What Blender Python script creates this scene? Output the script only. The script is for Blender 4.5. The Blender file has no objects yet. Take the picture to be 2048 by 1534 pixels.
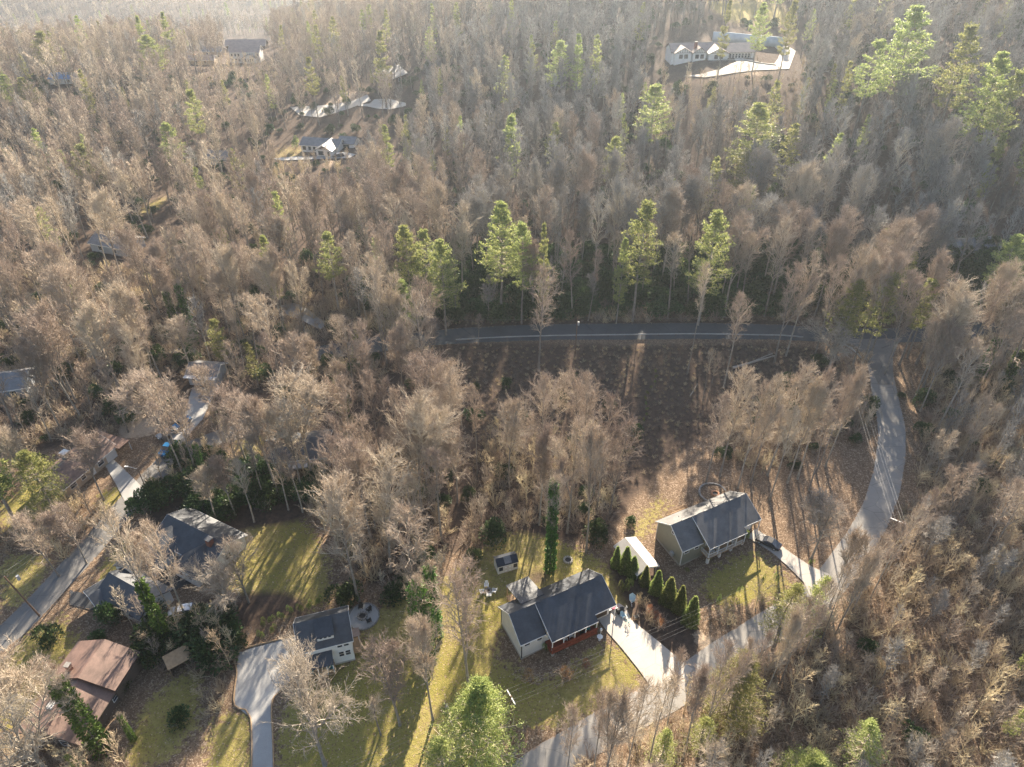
import bpy, bmesh, math, random
import numpy as np
from mathutils import Vector, Matrix
from mathutils.geometry import delaunay_2d_cdt
R_ = math.radians
sc = bpy.context.scene
COL = sc.collection
# ------------------------------------------------------------------ camera
CAMH, PITCH, FPX = 110.0, R_(37), 1457.0
cd = bpy.data.cameras.new('camera'); cam = bpy.data.objects.new('camera', cd); COL.objects.link(cam)
cam.location = (0, 0, CAMH); cam.rotation_euler = (R_(90) - PITCH, 0, 0)
cd.sensor_width = 36.0; cd.lens = 36.0 * FPX / 2048.0; cd.clip_start = 1.0; cd.clip_end = 20000
sc.camera = cam
# ------------------------------------------------------------------ sky, sun, exposure
SUN_AZ, SUN_EL = 11.0, 24.0          # degrees right of the viewing direction (+Y), above the horizon
w = bpy.data.worlds.new("World"); sc.world = w; w.use_nodes = True
nt = w.node_tree; bg = nt.nodes['Background']
sky = nt.nodes.new('ShaderNodeTexSky'); sky.sky_type = 'NISHITA'; sky.sun_disc = False
sky.sun_elevation = R_(SUN_EL); sky.sun_rotation = R_(SUN_AZ); sky.air_density = 1.0; sky.dust_density = 1.5
nt.links.new(sky.outputs[0], bg.inputs[0]); bg.inputs[1].default_value = 0.062
sl = bpy.data.lights.new('sun', 'SUN'); sl.energy = 5.0; sl.angle = R_(0.6); sl.color = (1.0, 0.865, 0.68)
so = bpy.data.objects.new('sun', sl); COL.objects.link(so)
sd = Vector((math.sin(R_(SUN_AZ)) * math.cos(R_(SUN_EL)), math.cos(R_(SUN_AZ)) * math.cos(R_(SUN_EL)), math.sin(R_(SUN_EL))))
so.rotation_euler = sd.to_track_quat('Z', 'Y').to_euler()
sc.view_settings.view_transform = 'Standard'; sc.view_settings.look = 'None'
sc.view_settings.exposure = 2.05; sc.view_settings.gamma = 1.0
cy = sc.cycles
cy.max_bounces = 4; cy.diffuse_bounces = 2; cy.glossy_bounces = 1; cy.transmission_bounces = 2; cy.volume_bounces = 0
cy.transparent_max_bounces = 4; cy.caustics_reflective = False; cy.caustics_refractive = False
cy.use_denoising = True; cy.denoising_prefilter = 'NONE'; cy.use_adaptive_sampling = False; cy.sample_clamp_indirect = 4.0

# ------------------------------------------------------------------ terrain height
_f = np.array([0, math.cos(PITCH), -math.sin(PITCH)]); _u = np.array([0, math.sin(PITCH), math.cos(PITCH)])
CP = [(-60,50,0),(0,45,0),(60,45,0.5),(-110,50,0),(110,50,1),(-60,70,0),(-26,69,0),(-20,90,0.5),(1.5,70,0.2),(18,76,2.0),(24,74,1.8),
      (31.5,88.6,0.2),(46,95,2.4),(0,88,0.8),(60,85,2.2),(62,110,2.8),(30,110,1.2),(0,110,0.5),(-30,110,0),(-60,95,0.5),(-95,110,1.5),(-75,140,1.5),
      (-130,150,2),(-130,90,1),(70,130,3),(90,160,4.5),(50,166,4.5),(0,166,3.5),(-25,160,2.5),(20,140,1),(50,140,1.8),(100,110,5),(130,150,8),(130,190,10),
      (20,185,5.5),(60,185,6),(100,185,7),(-60,190,2),(-130,210,1),(-60,240,3),(-130,280,-1),(0,240,9),(50,240,14),(110,240,20),(180,260,34),
      (25,300,14),(60,300,27),(78,318,33),(110,322,33.5),(140,330,36),(200,320,46),(260,300,55),(0,400,24),(60,420,38),(120,420,42),(220,420,52),(-50,330,5),(-60,390,12),(-100,420,10),
      (-82,321,0),(-150,440,5),(-200,330,-3),(-240,460,0),(-60,520,16),(-150,560,-10),(-300,560,-18),(-350,420,-8),(-250,200,-2),(-250,80,0),(250,80,8),(260,180,28),
      (0,600,24),(120,600,40),(260,600,50),(0,800,10),(200,800,30),(-250,800,-60),(-80,760,-10),(-500,700,-70),(-500,300,-30),(500,500,70),(500,150,50),
      (-400,1200,-100),(0,1200,-90),(500,1200,-40),(-1200,1500,-95),(-800,2200,-60),(0,2200,-90),(900,2000,-60),(-1500,3500,-20),(0,3500,-60),(1500,3500,-20),
      (-5000,0,-100),(5000,0,-60),(-5000,6000,-60),(5000,6000,-60),(0,7000,-60),(0,-1500,-30),(-1500,200,-80),(1500,300,20),(-300,-100,-5),(300,-100,5)]
CP = np.array(CP, float); S_ = 100.0
def _tps(r2): return np.where(r2 > 0, 0.5 * r2 * np.log(np.maximum(r2, 1e-12)), 0)
_n = len(CP); _X = CP[:, :2] / S_
_K = _tps(((_X[:, None] - _X[None]) ** 2).sum(-1)) + 0.002 * np.eye(_n)
_P = np.hstack([np.ones((_n, 1)), _X]); _A = np.zeros((_n + 3, _n + 3)); _A[:_n, :_n] = _K; _A[:_n, _n:] = _P; _A[_n:, :_n] = _P.T
_W = np.linalg.solve(_A, np.concatenate([CP[:, 2], np.zeros(3)]))
def H0(x, y):
    x = np.asarray(x, float) / S_; y = np.asarray(y, float) / S_
    out = _W[_n] + _W[_n + 1] * x + _W[_n + 2] * y
    for i in range(_n): out = out + _W[i] * _tps((x - _X[i, 0]) ** 2 + (y - _X[i, 1]) ** 2)
    X = x * S_; Y = y * S_
    far = np.clip((np.hypot(X, Y) - 200) / 300, 0, 1)
    out = out + far * (3 * np.sin(X / 41 + 1.3 * np.sin(Y / 57)) + 2.5 * np.sin(Y / 37 + X / 90))
    vf = np.clip((np.hypot(X, Y) - 900) / 800, 0, 1)
    out = out + vf * (22 * np.sin(X / 310 + Y / 520) + 16 * np.sin(Y / 240 - X / 410) + 10 * np.sin(X / 130 + Y / 90))
    return out
def axis(lo, a, b, hi, s, g=1.07):
    m = list(np.arange(a, b + 1e-6, s)); d = s; v = b
    while v < hi: d *= g; v += d; m.append(v)
    d = s; v = a
    while v > lo: d *= g; v -= d; m.insert(0, v)
    return np.array(m)
GX = axis(-6500, -125, 125, 6500, 1.3); GY = axis(-1500, 38, 205, 7500, 1.3, 1.05)
GZ = H0(*np.meshgrid(GX, GY, indexing='ij'))
def Hs(x, y):
    x = np.asarray(x, float); y = np.asarray(y, float)
    i = np.clip(np.searchsorted(GX, x) - 1, 0, len(GX) - 2); j = np.clip(np.searchsorted(GY, y) - 1, 0, len(GY) - 2)
    a = (x - GX[i]) / (GX[i + 1] - GX[i]); b = (y - GY[j]) / (GY[j + 1] - GY[j])
    return (GZ[i, j] * (1 - a) + GZ[i + 1, j] * a) * (1 - b) + (GZ[i, j + 1] * (1 - a) + GZ[i + 1, j + 1] * a) * b
_T = 60 * 1.006 ** np.arange(0, 800)
def G(px, py):
    """the ground point seen at a pixel of the photograph"""
    d = _f * FPX + np.array([px - 1024.0, 0, 0]) + _u * (767 - py); d /= np.linalg.norm(d)
    P = np.array([0, 0, CAMH]) + _T[:, None] * d
    k = np.nonzero(P[:, 2] < Hs(P[:, 0], P[:, 1]))[0]
    k = k[0] if len(k) else len(_T) - 1
    lo, hi = _T[max(k - 1, 0)], _T[k]
    for _ in range(20):
        m = (lo + hi) / 2; q = np.array([0, 0, CAMH]) + m * d
        if q[2] < Hs(q[0], q[1]): hi = m
        else: lo = m
    q = np.array([0, 0, CAMH]) + hi * d
    return float(q[0]), float(q[1]), float(Hs(q[0], q[1]))
def at(px, py, z):
    d = _f * FPX + np.array([px - 1024.0, 0, 0]) + _u * (767 - py); t = (z - CAMH) / d[2]
    return float(d[0] * t), float(d[1] * t), z
def PR(x, y, z):
    x = np.asarray(x, float); v1 = np.asarray(y, float) * _f[1] + (np.asarray(z, float) - CAMH) * _f[2]
    v2 = np.asarray(y, float) * _u[1] + (np.asarray(z, float) - CAMH) * _u[2]
    v1 = np.where(v1 > 1, v1, 1)
    return 1024 + FPX * x / v1, 767 - FPX * v2 / v1
def height_to(P, topy):
    lo, hi = 0.5, 60
    for _ in range(30):
        m = (lo + hi) / 2
        if PR(P[0], P[1], P[2] + m)[1] > topy: lo = m
        else: hi = m
    return lo
def inpoly(x, y, poly):
    x = np.asarray(x, float); y = np.asarray(y, float); c = np.zeros(x.shape, bool); n = len(poly)
    for i in range(n):
        x1, y1 = poly[i]; x2, y2 = poly[(i + 1) % n]
        if y1 == y2: continue
        k = ((y1 > y) != (y2 > y)) & (x < (x2 - x1) * (y - y1) / (y2 - y1) + x1)
        c ^= k
    return c

# ------------------------------------------------------------------ materials
def newmat(name):
    m = bpy.data.materials.new(name); m.use_nodes = True; return m, m.node_tree, m.node_tree.nodes['Principled BSDF']
def N(nt, t, **k):
    n = nt.nodes.new(t)
    for a, v in k.items():
        if hasattr(n, a): setattr(n, a, v)
        else: n.inputs[a.replace('_', ' ')].default_value = v
    return n
def ramp(nt, fac, stops, interp='LINEAR'):
    r = nt.nodes.new('ShaderNodeValToRGB'); r.color_ramp.interpolation = interp
    while len(r.color_ramp.elements) < len(stops): r.color_ramp.elements.new(0.5)
    for e, (p, c) in zip(r.color_ramp.elements, stops): e.position = p; e.color = (*c, 1)
    nt.links.new(fac, r.inputs[0]); return r.outputs[0]
def mixc(nt, fac, a, b, mode='MIX'):
    m = nt.nodes.new('ShaderNodeMix'); m.data_type = 'RGBA'; m.blend_type = mode
    for s, v in ((0, fac), (6, a), (7, b)):
        if hasattr(v, 'default_value') or hasattr(v, 'links'): nt.links.new(v, m.inputs[s])
        elif isinstance(v, (int, float)): m.inputs[s].default_value = v
        else: m.inputs[s].default_value = (*v, 1)
    return m.outputs[2]
def mathn(nt, op, a, b=None, clamp=False):
    m = nt.nodes.new('ShaderNodeMath'); m.operation = op; m.use_clamp = clamp
    for s, v in ((0, a), (1, b)):
        if v is None: continue
        if isinstance(v, (int, float)): m.inputs[s].default_value = v
        else: nt.links.new(v, m.inputs[s])
    return m.outputs[0]
def noise(nt, scale, detail=3, coord=None, rough=0.55):
    n = nt.nodes.new('ShaderNodeTexNoise'); n.inputs['Scale'].default_value = scale; n.inputs['Detail'].default_value = detail
    n.inputs['Roughness'].default_value = rough
    if coord is not None: nt.links.new(coord, n.inputs['Vector'])
    return n.outputs['Fac']
def simple(name, c1, c2=None, scale=2.0, rough=0.8, metal=0.0, bump=0.0, rnd=0.0, coord='Object', spec=0.3):
    m, nt, b = newmat(name)
    b.inputs['Roughness'].default_value = rough; b.inputs['Metallic'].default_value = metal; b.inputs['Specular IOR Level'].default_value = spec
    tc = nt.nodes.new('ShaderNodeTexCoord')
    f = noise(nt, scale, 4, tc.outputs[coord])
    col = ramp(nt, f, [(0.3, c1), (0.7, c2 or c1)])
    if rnd > 0:
        oi = nt.nodes.new('ShaderNodeObjectInfo'); hs = nt.nodes.new('ShaderNodeHueSaturation')
        nt.links.new(mathn(nt, 'ADD', mathn(nt, 'MULTIPLY', oi.outputs['Random'], rnd), 1 - rnd / 2), hs.inputs['Value'])
        nt.links.new(mathn(nt, 'ADD', mathn(nt, 'MULTIPLY', oi.outputs['Random'], rnd * 0.05), 0.5 - rnd * 0.025), hs.inputs['Hue'])
        nt.links.new(col, hs.inputs['Color']); col = hs.outputs[0]
    nt.links.new(col, b.inputs['Base Color'])
    if bump > 0:
        bp = nt.nodes.new('ShaderNodeBump'); bp.inputs['Strength'].default_value = bump; bp.inputs['Distance'].default_value = 0.05
        nt.links.new(noise(nt, scale * 6, 3, tc.outputs[coord]), bp.inputs['Height']); nt.links.new(bp.outputs[0], b.inputs['Normal'])
    return m
def leafmat(name, c1, c2, c3, trans=0.35, rnd=0.5):
    """foliage: face-island colour variation, some light passing through"""
    m, nt, b = newmat(name)
    ge = nt.nodes.new('ShaderNodeNewGeometry'); oi = nt.nodes.new('ShaderNodeObjectInfo')
    col = ramp(nt, ge.outputs['Random Per Island'], [(0.0, c1), (0.5, c2), (1.0, c3)])
    hs = nt.nodes.new('ShaderNodeHueSaturation')
    nt.links.new(mathn(nt, 'ADD', mathn(nt, 'MULTIPLY', oi.outputs['Random'], rnd), 1 - rnd / 2), hs.inputs['Value'])
    nt.links.new(mathn(nt, 'ADD', mathn(nt, 'MULTIPLY', oi.outputs['Random'], 0.05), 0.475), hs.inputs['Hue'])
    nt.links.new(col, hs.inputs['Color'])
    nt.links.new(hs.outputs[0], b.inputs['Base Color']); b.inputs['Roughness'].default_value = 0.55; b.inputs['Specular IOR Level'].default_value = 0.35
    tr = nt.nodes.new('ShaderNodeBsdfTranslucent'); nt.links.new(hs.outputs[0], tr.inputs[0])
    mx = nt.nodes.new('ShaderNodeMixShader'); mx.inputs[0].default_value = trans
    nt.links.new(b.outputs[0], mx.inputs[1]); nt.links.new(tr.outputs[0], mx.inputs[2])
    nt.links.new(mx.outputs[0], nt.nodes['Material Output'].inputs['Surface'])
    return m
def shingle(name, c1, c2):
    m, nt, b = newmat(name); b.inputs['Roughness'].default_value = 0.52; b.inputs['Specular IOR Level'].default_value = 0.6
    tc = nt.nodes.new('ShaderNodeTexCoord')
    br = nt.nodes.new('ShaderNodeTexBrick'); br.inputs['Scale'].default_value = 1.0; br.inputs['Brick Width'].default_value = 0.32; br.inputs['Row Height'].default_value = 0.14
    br.inputs['Mortar Size'].default_value = 0.012; br.inputs['Color1'].default_value = (*c1, 1); br.inputs['Color2'].default_value = (*c2, 1)
    br.inputs['Mortar'].default_value = (*[c * 0.6 for c in c1], 1)
    nt.links.new(tc.outputs['Object'], br.inputs['Vector'])
    f = noise(nt, 0.5, 5, tc.outputs['Object'], 0.65)
    nt.links.new(mixc(nt, 0.55, br.outputs[0], ramp(nt, f, [(0.3, [c * 0.75 for c in c1]), (0.7, [c * 1.5 for c in c2])])), b.inputs['Base Color'])
    return m
def siding(name, c, row=0.16):
    m, nt, b = newmat(name); b.inputs['Roughness'].default_value = 0.6
    tc = nt.nodes.new('ShaderNodeTexCoord'); sp = nt.nodes.new('ShaderNodeSeparateXYZ'); nt.links.new(tc.outputs['Object'], sp.inputs[0])
    fr = mathn(nt, 'FRACT', mathn(nt, 'DIVIDE', sp.outputs[2], row))
    ln = mathn(nt, 'LESS_THAN', fr, 0.12)
    f = noise(nt, 0.8, 4, tc.outputs['Object'])
    col = mixc(nt, mathn(nt, 'MULTIPLY', ln, 0.35), ramp(nt, f, [(0.3, [x * 0.9 for x in c]), (0.7, c)]), [x * 0.6 for x in c])
    nt.links.new(col, b.inputs['Base Color']); return m
M = {}
M['bark'] = simple('bark', (0.20, 0.175, 0.15), (0.36, 0.325, 0.285), 1.2, 0.9, rnd=0.5)
M['limb'] = simple('limb_bark', (0.34, 0.285, 0.225), (0.53, 0.455, 0.365), 0.6, 0.85, rnd=0.5)
M['twig'] = simple('twig_bark', (0.33, 0.255, 0.195), (0.50, 0.41, 0.33), 0.35, 0.8, rnd=0.55)
M['straw'] = simple('straw_stems', (0.45, 0.35, 0.23), (0.66, 0.55, 0.38), 0.35, 0.8, rnd=0.5)
M['shade_grey_twig'] = simple('shade_grey_twig_bark', (0.235, 0.22, 0.205), (0.38, 0.36, 0.335), 0.35, 0.85, rnd=0.5)  # darker, greyer twigs: shade of the backlit right hill put into the bark
M['pale_bark'] = simple('pale_bark', (0.33, 0.285, 0.235), (0.48, 0.425, 0.355), 1.0, 0.8, rnd=0.3)
M['needles'] = leafmat('pine_needles', (0.14, 0.18, 0.06), (0.28, 0.31, 0.10), (0.47, 0.46, 0.18), 0.45)
M['needles_pale'] = leafmat('pale_needles', (0.18, 0.21, 0.06), (0.32, 0.35, 0.10), (0.50, 0.49, 0.18), 0.45)
M['rhodo'] = leafmat('broad_evergreen_leaves', (0.03, 0.055, 0.02), (0.055, 0.095, 0.03), (0.10, 0.15, 0.05), 0.15)
M['ivy'] = leafmat('ivy_leaves', (0.05, 0.10, 0.02), (0.09, 0.17, 0.03), (0.16, 0.25, 0.06), 0.25, 0.3)
M['cypress'] = leafmat('cypress_sprays', (0.11, 0.15, 0.045), (0.22, 0.28, 0.075), (0.42, 0.44, 0.18), 0.5, 0.4)
M['russet'] = leafmat('dry_russet_leaves', (0.30, 0.13, 0.05), (0.42, 0.20, 0.09), (0.5, 0.28, 0.14), 0.35, 0.4)
M['roof_dark'] = shingle('charcoal_shingles', (0.035, 0.04, 0.05), (0.055, 0.062, 0.075))
M['roof_weathered'] = shingle('weathered_charcoal_shingles', (0.085, 0.085, 0.088), (0.13, 0.128, 0.128))
M['roof_brown'] = shingle('brown_shingles', (0.12, 0.075, 0.058), (0.20, 0.125, 0.098))
M['roof_grey'] = shingle('grey_shingles', (0.15, 0.15, 0.155), (0.21, 0.205, 0.21))
M['roof_pink'] = shingle('tan_shingles', (0.26, 0.19, 0.165), (0.33, 0.25, 0.215))
M['white'] = simple('white_paint', (0.72, 0.71, 0.69), (0.8, 0.79, 0.77), 0.7, 0.5)
M['cream'] = siding('cream_siding', (0.72, 0.69, 0.64)); M['whiteside'] = siding('white_siding', (0.78, 0.77, 0.75))
M['olive'] = siding('olive_siding', (0.27, 0.27, 0.215)); M['greyside'] = siding('grey_siding', (0.42, 0.45, 0.49)); M['tan'] = siding('tan_siding', (0.5, 0.4, 0.3))
M['brown'] = siding('brown_siding', (0.16, 0.12, 0.095))
M['found'] = simple('concrete_foundation', (0.34, 0.31, 0.27), (0.44, 0.41, 0.36), 1.5, 0.9)
M['glass'] = simple('window_glass', (0.03, 0.035, 0.045), (0.05, 0.055, 0.07), 0.4, 0.08, spec=0.8)
M['reddeck'] = simple('red_stained_wood', (0.20, 0.05, 0.028), (0.28, 0.075, 0.04), 2.0, 0.65)
M['wood'] = simple('natural_wood', (0.36, 0.24, 0.14), (0.48, 0.33, 0.2), 2.0, 0.75)
M['darkwood'] = simple('dark_timber', (0.06, 0.045, 0.035), (0.09, 0.065, 0.05), 2.0, 0.8)
M['poles'] = simple('creosote_wood', (0.14, 0.095, 0.07), (0.22, 0.15, 0.11), 2.0, 0.85)
M['steel'] = simple('galvanised_steel', (0.38, 0.39, 0.40), (0.5, 0.51, 0.52), 2.0, 0.65, 0.2)
M['metalroof'] = simple('pale_metal_roofing', (0.42, 0.39, 0.35), (0.5, 0.47, 0.43), 0.7, 0.45, 0.1)
M['blackmetal'] = simple('black_metal', (0.03, 0.035, 0.045), (0.05, 0.055, 0.07), 2.0, 0.4, 0.3)
M['wire'] = simple('aluminium_wire', (0.35, 0.34, 0.33), (0.45, 0.44, 0.43), 1.0, 0.7, 0.0)
M['stone'] = simple('grey_stone', (0.16, 0.15, 0.14), (0.34, 0.32, 0.3), 2.5, 0.9)
M['brick'] = simple('red_brick', (0.22, 0.09, 0.06), (0.30, 0.14, 0.10), 4.0, 0.85)
M['rubber'] = simple('tyre_rubber', (0.02, 0.02, 0.02), (0.03, 0.03, 0.03), 4.0, 0.85)
def paint(name, c):
    m = simple(name, c, c, 1.0, 0.25, spec=0.6); m.node_tree.nodes['Principled BSDF'].inputs['Coat Weight'].default_value = 0.6; return m
M['car_black'] = paint('dark_car_paint', (0.03, 0.032, 0.04)); M['car_blue'] = paint('blue_car_paint', (0.02, 0.13, 0.30)); M['car_white'] = paint('white_car_paint', (0.7, 0.7, 0.72))
M['car_grey'] = paint('grey_car_paint', (0.22, 0.24, 0.26))
M['pink'] = simple('pink_plastic', (0.6, 0.12, 0.2), (0.65, 0.16, 0.24), 2, 0.4); M['aqua'] = simple('pale_aqua_plastic', (0.42, 0.6, 0.68), (0.5, 0.68, 0.74), 2, 0.4)
M['black'] = simple('black_plastic', (0.02, 0.02, 0.022), (0.03, 0.03, 0.032), 2, 0.5); M['teal'] = simple('teal_fabric', (0.03, 0.22, 0.24), (0.05, 0.28, 0.3), 2, 0.8)
M['terracotta'] = simple('terracotta', (0.4, 0.2, 0.12), (0.5, 0.27, 0.17), 2, 0.8); M['bluetarp'] = simple('blue_tarp', (0.10, 0.2, 0.42), (0.14, 0.27, 0.5), 1, 0.5)
M['cut'] = simple('cut_wood', (0.5, 0.36, 0.22), (0.62, 0.46, 0.3), 3, 0.8)
M['palestone'] = simple('blue_grey_retaining_wall', (0.33, 0.40, 0.46), (0.46, 0.53, 0.58), 0.6, 0.9)

# ground: leaf litter, dormant lawn and bare earth, picked by ground masks; the earth mask also paints in woodland shade
def groundmat():
    m, nt, b = newmat('woodland_ground'); b.inputs['Roughness'].default_value = 1.0; b.inputs['Specular IOR Level'].default_value = 0.1
    tc = nt.nodes.new('ShaderNodeTexCoord'); O = tc.outputs['Object']
    n1 = noise(nt, 0.06, 5, O); n2 = noise(nt, 1.1, 6, O, 0.7); n3 = noise(nt, 5.0, 3, O, 0.7)
    v = nt.nodes.new('ShaderNodeTexVoronoi'); v.inputs['Scale'].default_value = 5.5; nt.links.new(O, v.inputs['Vector'])
    sep = nt.nodes.new('ShaderNodeSeparateColor'); nt.links.new(v.outputs['Color'], sep.inputs[0])
    leaf = ramp(nt, sep.outputs[0], [(0, (0.12, 0.078, 0.05)), (0.45, (0.22, 0.15, 0.10)), (0.8, (0.34, 0.24, 0.165)), (1, (0.58, 0.46, 0.34))])
    duff = ramp(nt, n2, [(0.3, (0.08, 0.056, 0.038)), (0.55, (0.17, 0.12, 0.082)), (0.75, (0.30, 0.22, 0.155))])
    litter = mixc(nt, mathn(nt, 'MULTIPLY', n3, 1.1, True), duff, leaf)
    g1 = ramp(nt, n2, [(0.25, (0.15, 0.125, 0.045)), (0.5, (0.28, 0.235, 0.085)), (0.75, (0.42, 0.345, 0.16))])
    g2 = ramp(nt, n3, [(0.3, (0.15, 0.155, 0.038)), (0.7, (0.36, 0.29, 0.09))])
    g3 = mixc(nt, ramp(nt, n1, [(0.4, (0, 0, 0)), (0.6, (1, 1, 1))]), g1, g2)
    # fallen leaves lying on the lawn
    grass = mixc(nt, mathn(nt, 'MULTIPLY', mathn(nt, 'GREATER_THAN', sep.outputs[1], 0.86), 0.75), g3, leaf)
    at_ = nt.nodes.new('ShaderNodeAttribute'); at_.attribute_name = 'cover'; s2 = nt.nodes.new('ShaderNodeSeparateColor'); nt.links.new(at_.outputs['Color'], s2.inputs[0])
    gm = mathn(nt, 'ADD', s2.outputs[0], mathn(nt, 'MULTIPLY', mathn(nt, 'SUBTRACT', n2, 0.5), 2.4))
    gm = ramp(nt, gm, [(0.38, (0, 0, 0)), (0.62, (1, 1, 1))])
    c = mixc(nt, gm, litter, grass)
    # brown meadow earth / brush, and tree shade painted onto the woods floor
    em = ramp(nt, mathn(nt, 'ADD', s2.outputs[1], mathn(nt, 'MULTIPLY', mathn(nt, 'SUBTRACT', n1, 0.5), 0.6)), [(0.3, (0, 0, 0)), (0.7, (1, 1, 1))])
    earth_shade = ramp(nt, n2, [(0.3, (0.055, 0.042, 0.035)), (0.6, (0.11, 0.078, 0.06)), (0.8, (0.19, 0.13, 0.095))])
    c = mixc(nt, em, c, earth_shade)
    # pale dusty track
    dm = ramp(nt, mathn(nt, 'ADD', s2.outputs[2], mathn(nt, 'MULTIPLY', mathn(nt, 'SUBTRACT', n2, 0.5), 0.9)), [(0.45, (0, 0, 0)), (0.6, (1, 1, 1))])
    c = mixc(nt, dm, c, ramp(nt, n3, [(0.3, (0.36, 0.27, 0.19)), (0.7, (0.5, 0.4, 0.3))]))
    nt.links.new(c, b.inputs['Base Color'])
    bp = nt.nodes.new('ShaderNodeBump'); bp.inputs['Strength'].default_value = 0.9; bp.inputs['Distance'].default_value = 0.12
    nt.links.new(mathn(nt, 'ADD', n2, n3), bp.inputs['Height']); nt.links.new(bp.outputs[0], b.inputs['Normal'])
    return m
M['ground'] = groundmat()
def pavemat(name, c1, c2, crack=0.6, wear=(0.5, 0.4)):
    m, nt, b = newmat(name); b.inputs['Roughness'].default_value = 0.85; b.inputs['Specular IOR Level'].default_value = 0.3
    tc = nt.nodes.new('ShaderNodeTexCoord'); O = tc.outputs['Object']
    n1 = noise(nt, 0.25, 5, O, 0.6); n2 = noise(nt, 8.0, 3, O, 0.7)
    base = mixc(nt, 0.35, ramp(nt, n1, [(0.3, c1), (0.7, c2)]), ramp(nt, n2, [(0.3, c1), (0.7, c2)]))
    v = nt.nodes.new('ShaderNodeTexVoronoi'); v.feature = 'DISTANCE_TO_EDGE'; v.inputs['Scale'].default_value = 0.22; nt.links.new(O, v.inputs['Vector'])
    ck = mathn(nt, 'LESS_THAN', mathn(nt, 'ADD', v.outputs[0], mathn(nt, 'MULTIPLY', n1, 0.012)), 0.011)
    c = mixc(nt, mathn(nt, 'MULTIPLY', ck, crack), base, [x * 0.45 for x in c1])
    # leaves blown in along the edges
    a = nt.nodes.new('ShaderNodeAttribute'); a.attribute_name = 'edge'
    n3 = noise(nt, 1.6, 4, O, 0.7)
    em = ramp(nt, mathn(nt, 'ADD', mathn(nt, 'MULTIPLY', a.outputs['Fac'], 0.55), mathn(nt, 'SUBTRACT', n3, 0.5)), [(0.52, (0, 0, 0)), (0.66, (1, 1, 1))])
    c = mixc(nt, em, c, ramp(nt, n2, [(0.3, (0.22, 0.13, 0.08)), (0.7, (0.45, 0.31, 0.2))]))
    nt.links.new(c, b.inputs['Base Color']); return m
M['asphalt'] = pavemat('dark_asphalt', (0.07, 0.075, 0.08), (0.105, 0.11, 0.115))
M['oldasphalt'] = pavemat('worn_pale_asphalt', (0.25, 0.235, 0.215), (0.34, 0.32, 0.295))
M['midasphalt'] = pavemat('grey_asphalt', (0.14, 0.137, 0.132), (0.22, 0.21, 0.2))
M['blackdrive'] = pavemat('black_driveway', (0.04, 0.043, 0.05), (0.065, 0.068, 0.075), 0.2)
M['concrete'] = pavemat('pale_concrete', (0.40, 0.37, 0.33), (0.52, 0.485, 0.44), 0.5)
M['gravel'] = pavemat('grey_gravel', (0.30, 0.295, 0.29), (0.44, 0.435, 0.42), 0.0)

# ------------------------------------------------------------------ object helpers
class MB:
    def __init__(s): s.v = []; s.f = []; s.m = []
    def add(s, vs, fs, mi=0):
        o = len(s.v); s.v += [tuple(v) for v in vs]; s.f += [tuple(i + o for i in f) for f in fs]; s.m += [mi] * len(fs); return s
    def box(s, x0, y0, z0, x1, y1, z1, mi=0):
        v = [(x, y, z) for z in (z0, z1) for x, y in ((x0, y0), (x1, y0), (x1, y1), (x0, y1))]
        return s.add(v, [(3, 2, 1, 0), (4, 5, 6, 7), (0, 1, 5, 4), (1, 2, 6, 5), (2, 3, 7, 6), (3, 0, 4, 7)], mi)
    def prism(s, prof, x0, x1, mi=0):
        """profile of (y, z) extruded along x"""
        n = len(prof); v = [(x0, y, z) for y, z in prof] + [(x1, y, z) for y, z in prof]
        return s.add(v, [tuple(range(n)), tuple(range(2 * n - 1, n - 1, -1))] + [(i, i + n, (i + 1) % n + n, (i + 1) % n) for i in range(n)], mi)
    def prismy(s, prof, y0, y1, mi=0):
        n = len(prof); v = [(x, y0, z) for x, z in prof] + [(x, y1, z) for x, z in prof]
        return s.add(v, [tuple(range(n)), tuple(range(2 * n - 1, n - 1, -1))] + [(i, i + n, (i + 1) % n + n, (i + 1) % n) for i in range(n)], mi)
    def tube(s, p, q, r0, r1=None, k=6, mi=0):
        r1 = r0 if r1 is None else r1; p = Vector(p); q = Vector(q); d = (q - p).normalized()
        a = d.cross(Vector((0.3, 0.5, 0.81))).normalized(); b = d.cross(a)
        v = [c + (a * math.cos(t) + b * math.sin(t)) * r for c, r in ((p, r0), (q, r1)) for t in [2 * math.pi * i / k for i in range(k)]]
        return s.add(v, [tuple(range(k - 1, -1, -1)), tuple(range(k, 2 * k))] + [(i, (i + 1) % k, (i + 1) % k + k, i + k) for i in range(k)], mi)
    def ring(s, c, r0, r1, z0, z1, k=24, mi=0):
        v = []; 
        for i in range(k):
            t = 2 * math.pi * i / k; cx, cy_ = math.cos(t), math.sin(t)
            v += [(c[0] + cx * r1, c[1] + cy_ * r1, z0), (c[0] + cx * r1, c[1] + cy_ * r1, z1), (c[0] + cx * r0, c[1] + cy_ * r0, z1), (c[0] + cx * r0, c[1] + cy_ * r0, z0)]
        return s.add(v, [(4 * i + a, 4 * ((i + 1) % k) + a, 4 * ((i + 1) % k) + (a + 1) % 4, 4 * i + (a + 1) % 4) for i in range(k) for a in range(4)], mi)
    def build(s, name, mat, parent=None, smooth=False):
        me = bpy.data.meshes.new(name); me.from_pydata(s.v, [], s.f)
        for mm in (mat if isinstance(mat, list) else [mat]): me.materials.append(mm)
        if any(s.m): me.polygons.foreach_set('material_index', s.m)
        bm = bmesh.new(); bm.from_mesh(me); bmesh.ops.recalc_face_normals(bm, faces=bm.faces); bm.to_mesh(me); bm.free()
        if smooth: me.shade_smooth()
        return link(name, me, parent)
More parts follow.
